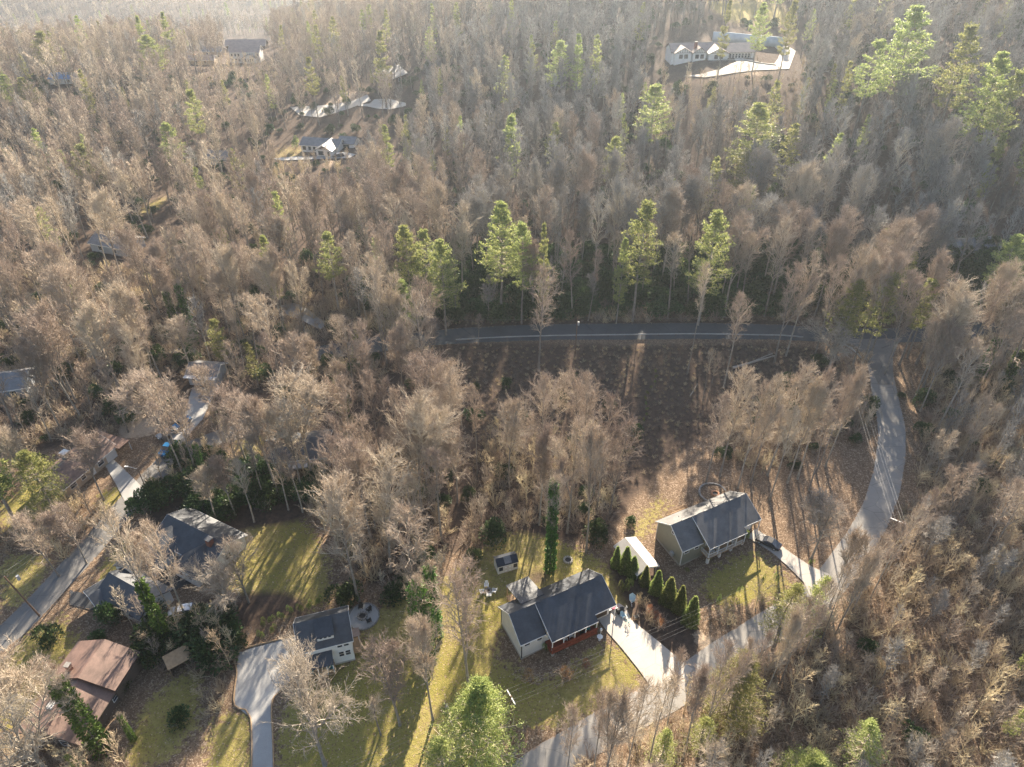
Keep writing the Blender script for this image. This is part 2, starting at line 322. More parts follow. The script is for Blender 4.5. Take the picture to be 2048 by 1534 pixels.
def link(name, me, parent=None):
    o = bpy.data.objects.new(name, me); COL.objects.link(o)
    if parent: o.parent = parent
    return o
def tag(o, label=None, cat=None, group=None, kind=None):
    if label: o['label'] = label
    if cat: o['category'] = cat
    if group: o['group'] = group
    if kind: o['kind'] = kind
    return o
def empty(name, loc, rz=0, label=None, cat=None, group=None):
    o = bpy.data.objects.new(name, None); COL.objects.link(o); o.location = loc; o.rotation_euler = (0, 0, rz)
    return tag(o, label, cat, group)
def npmesh(name, V, F, mats, mi=None):
    """V (n,3), F (m,k) arrays"""
    me = bpy.data.meshes.new(name); V = np.asarray(V, np.float32); F = np.asarray(F, np.int32); k = F.shape[1]
    me.vertices.add(len(V)); me.vertices.foreach_set('co', V.ravel())
    me.loops.add(F.size); me.loops.foreach_set('vertex_index', F.ravel())
    me.polygons.add(len(F)); me.polygons.foreach_set('loop_start', np.arange(0, F.size, k, dtype=np.int32))
    for m in mats: me.materials.append(m)
    if mi is not None: me.polygons.foreach_set('material_index', np.asarray(mi, np.int32))
    me.update(calc_edges=True); me.validate(); return me

# ------------------------------------------------------------------ the ground
def P(*pts): return list(pts)
LAWN = [P((730,1260),(770,1200),(870,1170),(955,1110),(990,1070),(1060,1060),(1200,1120),(1240,1160),(1290,1200),(1230,1240),(1200,1160),(1010,1230),(985,1300),(960,1380),(880,1534),(560,1600),(556,1430),(590,1380),(640,1340),(715,1320)),
        P((500,1040),(560,1030),(610,1040),(650,1110),(665,1200),(560,1240),(470,1200),(430,1150),(480,1090)),
        P((1200,1290),(1240,1290),(1290,1350),(1270,1390),(1150,1440),(1060,1450),(1000,1440),(960,1400),(990,1310),(1080,1370)),
        P((1310,1000),(1345,985),(1320,1035),(1290,1075),(1250,1085)),
        P((1390,1160),(1470,1120),(1510,1095),(1570,1150),(1590,1180),(1520,1200),(1430,1215)),
        P((0,1010),(80,950),(140,960),(130,1000),(40,1060),(0,1070)), P((0,1110),(100,1110),(95,1150),(50,1200),(0,1235)), P((225,1100),(310,1050),(300,1100),(240,1150),(190,1180)),
        P((0,1320),(110,1230),(170,1290),(90,1340),(60,1420),(0,1500)), P((290,1400),(360,1345),(400,1345),(400,1440),(330,1534),(240,1534)), P((430,1440),(470,1410),(505,1440),(505,1600),(400,1600)),
        P((460,870),(530,850),(540,900),(490,930)), P((200,985),(255,965),(275,1010),(230,1060),(195,1040)),
        P((545,296),(612,296),(612,316),(545,316)), P((1400,0),(1590,0),(1570,50),(1450,40)), P((930,235),(1010,225),(1010,245),(940,255)), P((270,420),(350,380),(340,400),(285,440)), P((1450,130),(1490,125),(1490,135),(1440,145)),
        P((0,330),(60,300),(60,360),(0,400))]
EARTH_SHADE = [P((905,690),(1620,690),(1700,720),(1640,800),(1430,850),(1330,930),(1260,1010),(1200,1085),(1000,1060),(940,1090),(760,1180),(700,1150),(760,950),(900,880)), P((900,640),(1900,640),(1900,668),(900,668)), P((290,930),(560,930),(620,1040),(480,1060),(300,1060)), P((230,1290),(420,1340),(480,1300),(540,1230),(640,1250),(590,1180),(430,1180),(300,1280)),  # meadow earth, stretched over the tree belt to paint in its shade
         P((1060,1130),(1100,1130),(1090,1180),(1040,1180)), P((1210,1100),(1300,1110),(1400,1240),(1390,1330),(1300,1290),(1230,1180))]
TRACK = [P((1370,1260),(1390,1240),(1440,1290),(1470,1340),(1430,1345)), P((60,930),(95,910),(90,930),(60,960)), P((1330,150),(1470,135),(1570,132),(1570,142),(1420,158),(1340,160)), P((620,330),(720,330),(720,318),(640,318)), P((650,180),(740,170),(740,200),(650,230)), P((270,770),(330,790),(320,870),(230,880))]
XX, YY = np.meshgrid(GX, GY, indexing='ij'); px_, py_ = PR(XX, YY, GZ)
vis = (YY > 30)
cov = np.zeros(XX.shape + (4,), np.float32); cov[..., 3] = 1
for ch, polys in ((0, LAWN), (1, EARTH_SHADE), (2, TRACK)):
    for pl in polys: cov[..., ch] = np.maximum(cov[..., ch], inpoly(px_, py_, pl) & vis)
woods_shade = (YY > 182) | inpoly(px_, py_, P((-200,500),(905,560),(905,690),(760,900),(560,930),(440,830),(300,760),(200,880),(-200,950)))
cov[..., 1] = np.maximum(cov[..., 1], np.where(woods_shade & (cov[..., 0] < .5) & (cov[..., 2] < .5), .85, 0))  # darker woods floor: shade between the trees put into the ground colour
for _ in range(3):
    for ax in (0, 1): cov[..., :3] = (np.roll(cov[..., :3], 1, ax) + 2 * cov[..., :3] + np.roll(cov[..., :3], -1, ax)) / 4
nx, ny = XX.shape; ii = np.arange(nx * ny).reshape(nx, ny)
F = np.stack([ii[:-1, :-1], ii[1:, :-1], ii[1:, 1:], ii[:-1, 1:]], -1).reshape(-1, 4)
me = npmesh('ground', np.stack([XX, YY, GZ], -1).reshape(-1, 3), F, [M['ground']])
a = me.color_attributes.new('cover', 'FLOAT_COLOR', 'POINT'); a.data.foreach_set('color', cov.reshape(-1)); me.shade_smooth()
tag(link('ground', me), kind='structure')

def drape(name, pix, mat, off=0.05, step=1.2, kind='structure', world=False, edge=1.2):
    """a paved area: polygon of ground points, laid on the ground"""
    pts = [p[:2] for p in pix] if world else [G(*p)[:2] for p in pix]
    b = []
    for i in range(len(pts)):
        p, q = np.array(pts[i]), np.array(pts[(i + 1) % len(pts)]); k = max(1, int(np.linalg.norm(q - p) / step))
        b += [tuple(p + (q - p) * t / k) for t in range(k)]
    xs = [p[0] for p in pts]; ys = [p[1] for p in pts]
    gx, gy = np.meshgrid(np.arange(min(xs), max(xs), step), np.arange(min(ys), max(ys), step)); gx = gx.ravel(); gy = gy.ravel()
    k = inpoly(gx, gy, pts); inn = list(zip(gx[k], gy[k])); nb = len(b)
    r = delaunay_2d_cdt([Vector(v) for v in b + inn], [(i, (i + 1) % nb) for i in range(nb)], [], 1, 1e-4)
    V = np.array([(v.x, v.y) for v in r[0]]); Z = Hs(V[:, 0], V[:, 1]) + off
    F = [f if (V[f[1]][0] - V[f[0]][0]) * (V[f[2]][1] - V[f[0]][1]) - (V[f[1]][1] - V[f[0]][1]) * (V[f[2]][0] - V[f[0]][0]) > 0 else f[::-1] for f in r[2]]
    me = npmesh(name, np.column_stack([V, Z]), np.array(F), [mat])
    B = np.array(b); e = np.array([np.min(np.hypot(B[:, 0] - v[0], B[:, 1] - v[1])) for v in V]); e = np.clip(1 - e / edge, 0, 1)
    at2 = me.attributes.new('edge', 'FLOAT', 'POINT'); at2.data.foreach_set('value', e.astype(np.float32))
    return tag(link(name, me), kind=kind)
def smoothline(pts, step=1.5):
    pts = [np.array(p, float) for p in pts]; out = []
    for i in range(len(pts) - 1):
        p0 = pts[max(i - 1, 0)]; p1 = pts[i]; p2 = pts[i + 1]; p3 = pts[min(i + 2, len(pts) - 1)]
        n = max(2, int(np.linalg.norm(p2 - p1) / step))
        for k in range(n):
            t = k / n; out.append(0.5 * (2 * p1 + (p2 - p0) * t + (2 * p0 - 5 * p1 + 4 * p2 - p3) * t * t + (3 * p1 - p0 - 3 * p2 + p3) * t ** 3))
    out.append(pts[-1]); return np.array(out)
ROADS = []
def road(name, pix, width, mat, off=0.05, nw=6):
    c = smoothline([G(*p)[:2] for p in pix]); ROADS.append((c, width))
    t = np.gradient(c, axis=0); t /= np.linalg.norm(t, axis=1)[:, None]; nrm = np.column_stack([-t[:, 1], t[:, 0]])
    ww = np.full(len(c), width, float) * (1 + 0.02 * np.sin(np.arange(len(c)) * 0.9))
    V = []; E = []
    for j in range(nw + 1):
        s = j / nw - 0.5; q = c + nrm * (ww * s)[:, None]; V.append(np.column_stack([q, Hs(q[:, 0], q[:, 1]) + off + 0.05 * (1 - abs(2 * s) ** 2)])); E.append(np.full(len(c), 1.0 if j in (0, nw) else (0.35 if j in (1, nw - 1) else 0)))
    V = np.stack(V, 1).reshape(-1, 3); n = len(c); k = np.arange(n * (nw + 1)).reshape(n, nw + 1)
    F = np.stack([k[:-1, :-1], k[1:, :-1], k[1:, 1:], k[:-1, 1:]], -1).reshape(-1, 4)[:, ::-1]
    me = npmesh(name, V, F, [mat]); at2 = me.attributes.new('edge', 'FLOAT', 'POINT'); at2.data.foreach_set('value', np.stack(E, 1).ravel().astype(np.float32))
    me.shade_smooth()
    return tag(link(name, me), kind='structure')
road('main_road', [(560,720),(720,694),(830,680),(905,673),(1000,668),(1150,664),(1400,662),(1560,665),(1700,672),(1850,668),(2048,652),(2200,640)], 6.8, M['asphalt'], 0.10)
road('side_road', [(1755,668),(1758,720),(1768,780),(1783,860),(1777,940),(1758,1010),(1728,1070),(1680,1140),(1630,1195),(1560,1240),(1480,1290),(1400,1345),(1330,1390),(1240,1440),(1160,1485),(1080,1534),(1000,1600)], 5.6, M['oldasphalt'], 0.06)
road('neighbour_road', [(-120,1360),(0,1280),(70,1215),(130,1150),(190,1085),(245,1020),(300,960),(345,915),(400,890),(460,868),(540,850)], 5.2, M['midasphalt'], 0.06)
drape('junction', [(1700,668),(1815,664),(1796,688),(1786,715),(1786,770),(1757,770),(1738,730),(1715,695),(1690,684)], M['midasphalt'], 0.14)
drape('concrete_driveway', [(1205,1221),(1238,1207),(1252,1216),(1262,1240),(1290,1262),(1322,1288),(1349,1311),(1385,1338),(1375,1362),(1330,1378),(1300,1372),(1275,1337),(1244,1298),(1216,1266),(1196,1240)], M['concrete'], 0.13)
drape('neighbour_driveway', [(1494,1075),(1510,1058),(1545,1079),(1584,1108),(1623,1134),(1660,1150),(1668,1170),(1640,1195),(1622,1200),(1607,1165),(1572,1130),(1541,1104)], M['concrete'], 0.13)
GDR = [(478,1304),(596,1271),(612,1300),(605,1340),(583,1363),(556,1388),(545,1402),(543,1430),(546,1483),(549,1580),(502,1580),(501,1435),(469,1411),(472,1346)]
drape('gravel_driveway', GDR, M['gravel'], 0.08, edge=0.4)
drape('ranch_driveway', [(208,928),(226,918),(250,940),(285,975),(300,992),(262,1020),(248,1000),(230,965)], M['gravel'], 0.12)
drape('garage_driveway', [(385,775),(440,775),(424,800),(405,840),(385,862),(372,880),(350,905),(338,893),(345,860),(372,815)], M['gravel'], 0.12)
drape('black_driveway', [(140,1180),(200,1195),(230,1200),(245,1170),(300,1120),(320,1080),(290,1060),(330,1045),(420,1040),(460,1075),(458,1110),(430,1135),(400,1160),(330,1190),(260,1225),(200,1225),(140,1210)], M['blackdrive'], 0.1)
drape('hilltop_driveway', [(1365,154),(1410,156),(1440,152),(1470,147),(1510,142),(1578,139),(1588,112),(1592,103),(1575,94),(1545,92),(1560,105),(1556,118),(1548,129),(1527,127),(1485,118),(1468,117),(1472,125),(1440,140),(1400,150)], M['concrete'], 0.3, 3, edge=0.5)
drape('parking_area', [(705,212),(740,208),(748,200),(775,198),(812,207),(812,213),(780,220),(752,218),(735,214)], M['concrete'], 0.3, 3, edge=0.5)
drape('roadside_drive', [(545,318),(590,314),(640,314),(660,308),(690,305),(712,310),(700,317),(640,319),(560,322)], M['gravel'], 0.3, 3, edge=0.5)
drape('clearing_drive', [(560,612),(590,606),(620,622),(655,650),(640,660),(600,640),(575,632)], M['gravel'], 0.2, 2)
drape('far_yard', [(580,215),(640,212),(700,205),(735,190),(742,202),(700,218),(640,236),(600,232)], M['concrete'], 0.3, 3, edge=3)

def kerb(name, pix, w_, h_, mat, world=False):
    c = smoothline([G(*p)[:2] for p in pix], 1.0); t = np.gradient(c, axis=0); t /= np.linalg.norm(t, axis=1)[:, None]; nrm = np.column_stack([-t[:, 1], t[:, 0]])
    V = []
    for s, dz in ((-1, -0.1), (-1, h_), (1, h_), (1, -0.1)):
        q = c + nrm * s * w_ / 2; V.append(np.column_stack([q, Hs(c[:, 0], c[:, 1]) + dz]))
    V = np.stack(V, 1).reshape(-1, 3); n = len(c); k = np.arange(n * 4).reshape(n, 4)
    F = np.concatenate([np.stack([k[:-1, a], k[1:, a], k[1:, (a + 1) % 4], k[:-1, (a + 1) % 4]], -1) for a in range(4)])
    return link(name, npmesh(name, V, F, [mat]))
tag(kerb('timber_edging', [(598,1271),(478,1303),(474,1346),(469,1411),(501,1436),(502,1600)], 0.22, 0.22, M['wood']), 'long pale timber edging along the left side of the grey gravel driveway', 'edging')
tag(kerb('timber_edging', [(583,1362),(556,1387),(545,1401),(543,1430),(546,1483),(549,1600)], 0.2, 0.2, M['wood']), 'short timber edging on the garden side of the gravel driveway', 'edging')

# ------------------------------------------------------------------ buildings
def wall_frame(side, cx, cy, cz):
    if side == 'front': return lambda a, d, z: (cx + a, cy - d, cz + z)
    if side == 'back': return lambda a, d, z: (cx + a, cy + d, cz + z)
    if side == 'left': return lambda a, d, z: (cx - d, cy + a, cz + z)
    return lambda a, d, z: (cx + d, cy + a, cz + z)
def fbox(mb, f, a0, a1, d0, d1, z0, z1, mi=0):
    v = [f(a, d, z) for z in (z0, z1) for a, d in ((a0, d0), (a1, d0), (a1, d1), (a0, d1))]
    mb.add(v, [(3, 2, 1, 0), (4, 5, 6, 7), (0, 1, 5, 4), (1, 2, 6, 5), (2, 3, 7, 6), (3, 0, 4, 7)], mi)
def window(parent, side, cx, cy, cz, w_=1.0, h_=1.4, frame='white', mull=True):
    f = wall_frame(side, cx, cy, cz); t = 0.1; m = MB()
    fbox(m, f, -w_/2 - t, w_/2 + t, -0.02, 0.07, h_/2, h_/2 + t); fbox(m, f, -w_/2 - t, w_/2 + t, -0.02, 0.09, -h_/2 - t, -h_/2)
    fbox(m, f, -w_/2 - t, -w_/2, -0.02, 0.065, -h_/2, h_/2); fbox(m, f, w_/2, w_/2 + t, -0.02, 0.065, -h_/2, h_/2)
    if mull: fbox(m, f, -w_/2, w_/2, 0.0, 0.05, -0.03, 0.03)
    o = m.build('window', M[frame], parent); g = MB(); fbox(g, f, -w_/2, w_/2, -0.02, 0.03, -h_/2, h_/2); g.build('pane', M['glass'], o); return o
def door(parent, side, cx, cy, z0, w_=0.95, h_=2.1, mat='brown'):
    f = wall_frame(side, cx, cy, z0); m = MB(); fbox(m, f, -w_/2, w_/2, -0.02, 0.06, 0, h_); o = m.build('door', M[mat], parent)
    k = MB(); fbox(k, f, w_/2 - 0.16, w_/2 - 0.08, 0.06, 0.12, 0.95, 1.05); k.build('handle', M['steel'], o); return o
def garage_door(parent, side, cx, cy, z0, w_=2.6, h_=2.2, mat='white'):
    f = wall_frame(side, cx, cy, z0); m = MB()
    for i in range(4): fbox(m, f, -w_/2, w_/2, -0.02, 0.05, i * h_/4 + 0.015, (i + 1) * h_/4 - 0.015)
    fbox(m, f, -w_/2, w_/2, -0.02, 0.02, 0, h_); return m.build('garage_door', M[mat], parent)
def gable_body(L, W, he, hr, z0=-1.5, x0=0, y0=0):
    return MB().prism([(y0, z0), (y0, he), (y0 + W/2, hr - 0.04), (y0 + W, he), (y0 + W, z0)], x0, x0 + L)
def slab(mb, x0, x1, ya, za, yb, zb, t=0.2):
    mb.prism([(ya, za), (yb, zb), (yb, zb - t), (ya, za - t)], x0, x1)
def gable_roof(mb, L, W, he, hr, ov=0.45, x0=0, y0=0, t=0.2):
    s = (hr - he) / (W / 2); e = he - s * ov + 0.16; r = hr + 0.16
    slab(mb, x0 - ov, x0 + L + ov, y0 + W/2, r, y0 - ov, e, t); slab(mb, x0 - ov, x0 + L + ov, y0 + W/2, r, y0 + W + ov, e, t)
def fascia(parent, L, W, he, hr, ov=0.45, x0=0, y0=0, mat='white'):
    s = (hr - he) / (W / 2); e = he - s * ov; r = hr; m = MB()
    for xx in (x0 - ov - 0.06, x0 + L + ov + 0.005):
        for ye in (y0 - ov, y0 + W + ov): m.prism([(y0 + W/2, r + 0.13), (ye, e + 0.13), (ye, e - 0.12), (y0 + W/2, r - 0.12)], xx, xx + 0.055)
    m.box(x0 - ov, y0 - ov - 0.055, e - 0.1, x0 + L + ov, y0 - ov - 0.005, e + 0.13); m.box(x0 - ov, y0 + W + ov + 0.005, e - 0.1, x0 + L + ov, y0 + W + ov + 0.055, e + 0.13)
    m.build('fascia', M[mat], parent)
def railing(parent, segs, z0, h_, mat, gap=0.16):
    m = MB()
    for (x0, y0), (x1, y1) in segs:
        n = max(1, int(math.hypot(x1 - x0, y1 - y0) / gap)); p = Vector((x0, y0, z0)); q = Vector((x1, y1, z0))
        m.tube(p + Vector((0, 0, h_)), q + Vector((0, 0, h_)), 0.06, k=4); m.tube(p + Vector((0, 0, 0.1)), q + Vector((0, 0, 0.1)), 0.04, k=4)
        for i in range(n + 1):
            c = p.lerp(q, i / n); m.tube(c + Vector((0, 0, 0.1)), c + Vector((0, 0, h_)), 0.022, k=4)
    m.build('railing', M[mat], parent)
def chimney(parent, x, y, z0, z1, w_=0.9, mat='brick', cap='stone'):
    c = MB().box(x - w_/2, y - w_/2, z0, x + w_/2, y + w_/2, z1).build('chimney', M[mat], parent)
    MB().box(x - w_/2 - 0.1, y - w_/2 - 0.1, z1, x + w_/2 + 0.1, y + w_/2 + 0.1, z1 + 0.15).build('cap', M[cap], c); return c
HOUSES = []
def ranch(label, pix, th, wall, roofm, deckm, railm, A):
    x, y, z = G(*pix); r = empty('ranch_house', (x, y, z), R_(th), label, 'house'); HOUSES.append((x, y))
    L, W, he, hr = 17.0, 7.6, 4.9, 7.7; xr = 4.4; xg = 13.2
    b = gable_body(L, W, he, hr); b.build('wall', M[wall], r)
    MB().box(-0.04, -0.04, -1.6, L + 0.04, W + 0.04, 0.55).build('foundation', M['found'], r)
    m = MB(); ov = 0.4; s = (hr - he) / (W / 2); top = hr + 0.17
    slab(m, -ov, xr, W/2, top, -ov, he - s * ov + 0.17); slab(m, -ov, L + ov, W/2, top + 0.003, W + ov, he - s * ov + 0.17)
    ye = -2.3; ze = 5.0; sl2 = (top + 0.05 - ze) / (W/2 - ye)
    slab(m, xr, xg, W/2, top + 0.05, ye, ze); slab(m, xg, L + ov, W/2, top + 0.05, ye + 1.1, ze + sl2 * 1.1)
    for k in range(3):                                     # ridge cap vents
        m.box(2 + k * 5.2, W/2 - 0.13, top + 0.02, 5.6 + k * 5.2, W/2 + 0.13, top + 0.13)
    if A: slab(m, 2.6, 7.0, W/2 + 1.6, top - s * 1.6 + 0.12, W + 3.6, 5.0)
    rf = m.build('roof', M[roofm], r)
    for vx, vy in ((9.5, 5.6), (11.2, 5.9), (3.2, 5.9)):
        v = MB(); v.tube((vx, vy, top - s * (vy - W/2) - 0.1), (vx, vy, top - s * (vy - W/2) + 0.35), 0.06); v.build('vent_pipe', M['steel'], rf)
    f = MB()
    for ys, zs in ((-ov, he - s * ov + 0.17), (W + ov, he - s * ov + 0.17)):
        f.prism([(W/2, top + 0.03), (ys, zs + 0.02), (ys, zs - 0.24), (W/2, top - 0.22)], -ov - 0.06, -ov - 0.004); 
    f.prism([(W/2, top + 0.06), (W + ov, he - s * ov + 0.19), (W + ov, he - s * ov - 0.05), (W/2, top - 0.2)], L + ov + 0.004, L + ov + 0.06)
    f.box(-ov, -ov - 0.06, he - s * ov - 0.08, xr - 0.01, -ov - 0.004, he - s * ov + 0.16); f.box(xr, ye - 0.06, ze - 0.2, xg, ye - 0.004, ze - 0.01); f.box(xg, ye + 1.04, ze + sl2 * 1.1 - 0.2, L + ov, ye + 1.096, ze + sl2 * 1.1 - 0.01)
    f.prism([(W/2, top + 0.06), (ye, ze + 0.01), (ye, ze - 0.2), (W/2, top - 0.15)], xr - 0.06, xr - 0.004)
    f.prism([(W/2, top + 0.06), (ye + 1.1, ze + sl2 * 1.1 + 0.01), (ye + 1.1, ze + sl2 * 1.1 - 0.2), (W/2, top - 0.15)], L + ov + 0.004, L + ov + 0.06)
    f.build('fascia', M['white'], r)
    for d in (MB().box(-0.07, -0.07, 0.5, 0.06, 0.06, he - 0.1), MB().box(-0.07, W - 0.06, 0.5, 0.06, W + 0.07, he - 0.1)): d.build('downspout', M['black' if A else 'white'], r)
    window(r, 'front', 1.0, 0, 4.0, 0.95, 1.25); window(r, 'front', 3.3, 0, 4.0, 0.85, 1.25); window(r, 'front', 6.2, 0, 3.9, 1.5, 1.3); window(r, 'front', 11.6, 0, 3.9, 1.5, 1.3)
    door(r, 'front', 8.8, 0, 2.3, mat='brick' if A else 'white')
    window(r, 'left', 0, 3.3, 6.1, 0.5, 0.6, mull=False)
    if not A: MB().box(-0.5, 1.9, 1.0, -0.05, 2.7, 1.8).build('heat_pump', M['steel'], r)
    window(r, 'right', L, 3.6, 4.0, 1.0, 1.2); window(r, 'back', 4.0, W, 3.9, 1.2, 1.3); window(r, 'back', 13.0, W, 3.9, 1.2, 1.3); door(r, 'back', 8.0, W, 2.2, 1.8, 2.1, 'white')
    # front porch
    dk = MB().box(xr + 0.05, -2.25, 2.05, xg, -0.03, 2.25)
    if A: dk.box(xr + 0.05, -2.31, 1.55, xg, -2.26, 2.3); dk.box(xr - 0.01, -2.25, 1.55, xr + 0.04, -0.05, 2.3)
    dk.build('deck', M[deckm], r)
    if A:
        rl = MB()
        for zz in (2.45, 2.7, 2.95): rl.box(xr + 0.05, -2.3, zz, xg, -2.24, zz + 0.15)
        rl.box(xr, -2.34, 3.15, xg, -2.18, 3.22)
        for k in range(8): rl.box(xr + 0.05 + k * 1.22, -2.33, 2.3, xr + 0.17 + k * 1.22, -2.21, 3.15)
        rl.build('railing', M[railm], r)
    else: railing(r, [((xr + 0.1, -2.2), (xg - 0.6, -2.2)), ((xr + 0.1, -2.2), (xr + 0.1, -0.1))], 2.25, 1.0, railm)
    for k in range(5): MB().box(xr + 0.1 + k * 2.12, -2.2, 2.25, xr + 0.24 + k * 2.12, -2.06, 4.95).build('porch_post', M['white' if not A else 'white'], r)
    for k in range(4): MB().box(xr + 0.2 + k * 2.7, -2.15, -0.8, xr + 0.65 + k * 2.7, -1.7, 2.05).build('footing', M['found' if A else 'white'], r)
    gx = (xg + L) / 2
    gz = max(2.0, 0) 
    if A:
        fb = wall_frame('front', gx + 0.1, 0, gz); g = MB(); fbox(g, fb, -1.35, 1.35, -0.02, 0.03, 0, 2.2); g.build('garage_door', M['darkwood'], r)  # dark panel stands in for the shaded inside of the open garage
        t_ = MB(); fbox(t_, fb, -1.5, -1.35, -0.02, 0.08, 0, 2.3); fbox(t_, fb, 1.35, 1.5, -0.02, 0.08, 0, 2.3); fbox(t_, fb, -1.5, 1.5, -0.02, 0.08, 2.2, 2.35); t_.build('door_frame', M['white'], r)
        # covered patio behind
        for px2 in (2.8, 6.8): MB().box(px2 - 0.07, W + 3.3, -0.5, px2 + 0.07, W + 3.44, 4.85).build('patio_post', M['wood'], r)
        MB().box(2.6, W + 0.05, 1.9, 7.0, W + 3.5, 2.1).build('patio_deck', M['wood'], r)
    else:
        garage_door(r, 'front', gx + 0.1, 0, gz)
        MB().box(4.2, W + 0.05, 2.0, 8.6, W + 2.6, 2.2).build('back_deck', M['wood'], r)
        railing(r, [((4.3, W + 2.5), (8.5, W + 2.5)), ((4.3, W + 0.1), (4.3, W + 2.5)), ((8.5, W + 0.1), (8.5, W + 2.5))], 2.2, 1.0, 'wood')
        # roof behind is pale in the sun because the sun strikes it, no paint needed
    MB().box(L + 0.25, -1.15, 0.5, L + 0.37, -1.03, ze + 0.25).build('garage_post', M['white'], r)
    return r
RA = ranch('cream ranch house with charcoal roof and red-stained front deck', (1043, 1319), 26.6, 'cream', 'roof_dark', 'reddeck', 'reddeck', True)
RB = ranch('olive ranch house with charcoal roof and white porch railing', (1359, 1133), 26.7, 'olive', 'roof_weathered', 'wood', 'white', False)

def two_storey():
    th = R_(16.5); x, y, z = at(710.6, 1319.5, float(Hs(-26.15, 69.36))); x -= 8 * math.cos(th); y -= 8 * math.sin(th); z = float(Hs(x + 3, y + 2)) - 0.1
    r = empty('two_storey_house', (x, y, z), th, 'white two-storey house with navy-black roof and timber porch stairs', 'house')
    L, W, he, hr = 8.0, 6.4, 6.0, 8.9
    gable_body(L, W, he, hr).build('wall', M['whiteside'], r); MB().box(-0.04, -0.04, -1.6, L + 0.04, W + 0.04, 0.45).build('foundation', M['found'], r)
    m = MB(); gable_roof(m, L, W, he, hr, 0.35); rf = m.build('roof', M['roof_dark'], r); fascia(r, L, W, he, hr, 0.35)
    s = (hr - he) / (W / 2)
    d = MB().prism([(0.55, he + 0.3), (0.55, 7.62), (2.9, 8.78), (2.9, 8.3)], 2.9, 5.5).build('dormer', M['whiteside'], r)
    k = MB(); slab(k, 2.75, 5.65, 3.1, 9.02, 0.35, 7.68, 0.12); k.build('dormer_roof', M['roof_dark'], d)
    for xx in (3.5, 4.2, 4.9): window(d, 'front', xx, 0.55, 7.3, 0.42, 0.35, mull=False)
    for xx, zz in ((0.75, 5.2), (6.1, 5.2), (7.15, 5.2), (6.1, 2.7), (7.15, 2.7)): window(r, 'front', xx, 0, zz, 0.75, 1.2)
    for yy, zz in ((1.6, 5.2), (4.6, 5.2), (4.6, 2.6)): window(r, 'right', L, yy, zz, 0.75, 1.2)
    for yy, zz in ((1.6, 5.2), (4.6, 5.2), (1.6, 2.6)): window(r, 'left', 0, yy, zz, 0.75, 1.2)
    window(r, 'back', 2, W, 5.2, 0.8, 1.2); window(r, 'back', 6, W, 5.2, 0.8, 1.2); door(r, 'front', 2.8, 0, 1.05, mat='teal')
    p = MB(); slab(p, -0.1, 4.75, 0.02, 4.45, -2.15, 3.55, 0.16); p.build('porch_roof', M['roof_dark'], r)
    for xx in (0.05, 2.1, 3.5, 4.5): MB().box(xx, -2.0, 1.0, xx + 0.14, -1.86, 3.48).build('porch_post', M['white'], r)
    MB().box(0, -2.1, 0.8, 4.7, -0.03, 1.0).build('deck', M['wood'], r)
    railing(r, [((0.05, -2.03), (2.05, -2.03))], 1.0, 0.95, 'wood'); railing(r, [((3.6, -2.03), (4.65, -2.03)), ((4.65, -2.03), (4.65, -0.1))], 1.0, 0.95, 'wood')
    st = MB()
    for i in range(6): st.box(2.15, -2.4 - i * 0.3, 0.83 - i * 0.17 - 0.1, 3.5, -2.1 - i * 0.3, 0.83 - i * 0.17)
    for xx in (2.1, 3.52): st.prism([(-2.1, 0.8), (-4.0, -0.3), (-4.0, -0.1), (-2.1, 1.0)], xx - 0.04, xx + 0.04); st.tube((xx, -2.1, 1.95), (xx, -3.9, 0.9), 0.05, k=4); st.tube((xx, -3.9, -0.3), (xx, -3.9, 0.95), 0.05, k=4)
    st.build('stairs', M['wood'], r)
    MB().box(L + 0.03, 0.6, 1.0, L + 1.3, 3.4, 1.2).build('side_deck', M['wood'], r); railing(r, [((L + 1.25, 0.65), (L + 1.25, 3.35)), ((L + 0.05, 0.65), (L + 1.25, 0.65))], 1.2, 0.95, 'wood')
    q = MB(); q.box(L + 0.02, 1.9, 3.6, L + 1.45, 3.5, 3.72); q.build('side_roof', M['roof_pink'], r); MB().box(L + 1.15, 2.0, 1.2, L + 1.25, 2.1, 3.6).box(L + 1.15, 3.3, 1.2, L + 1.25, 3.4, 3.6).build('side_post', M['white'], r)
    return r
RC = two_storey()

def cottage(name, label, pix, th, L, W, he, hr, wall, roofm, wins=(), cat='house', trim='white', ov=0.45, base=None, extra=None, z0=-2.5):
    x, y, z = G(*pix) if base is None else base
    t = R_(th); x -= L / 2 * math.cos(t); y -= L / 2 * math.sin(t)
    r = empty(name, (x, y, z), t, label, cat)
    gable_body(L, W, he, hr, z0).build('wall', M[wall], r)
    m = MB(); gable_roof(m, L, W, he, hr, ov); r['_L'] = L
    rf = m.build('roof', M[roofm], r); fascia(r, L, W, he, hr, ov, mat=trim)
    for wdef in wins: window(r, *wdef)
    if extra: extra(r, rf)
    return r
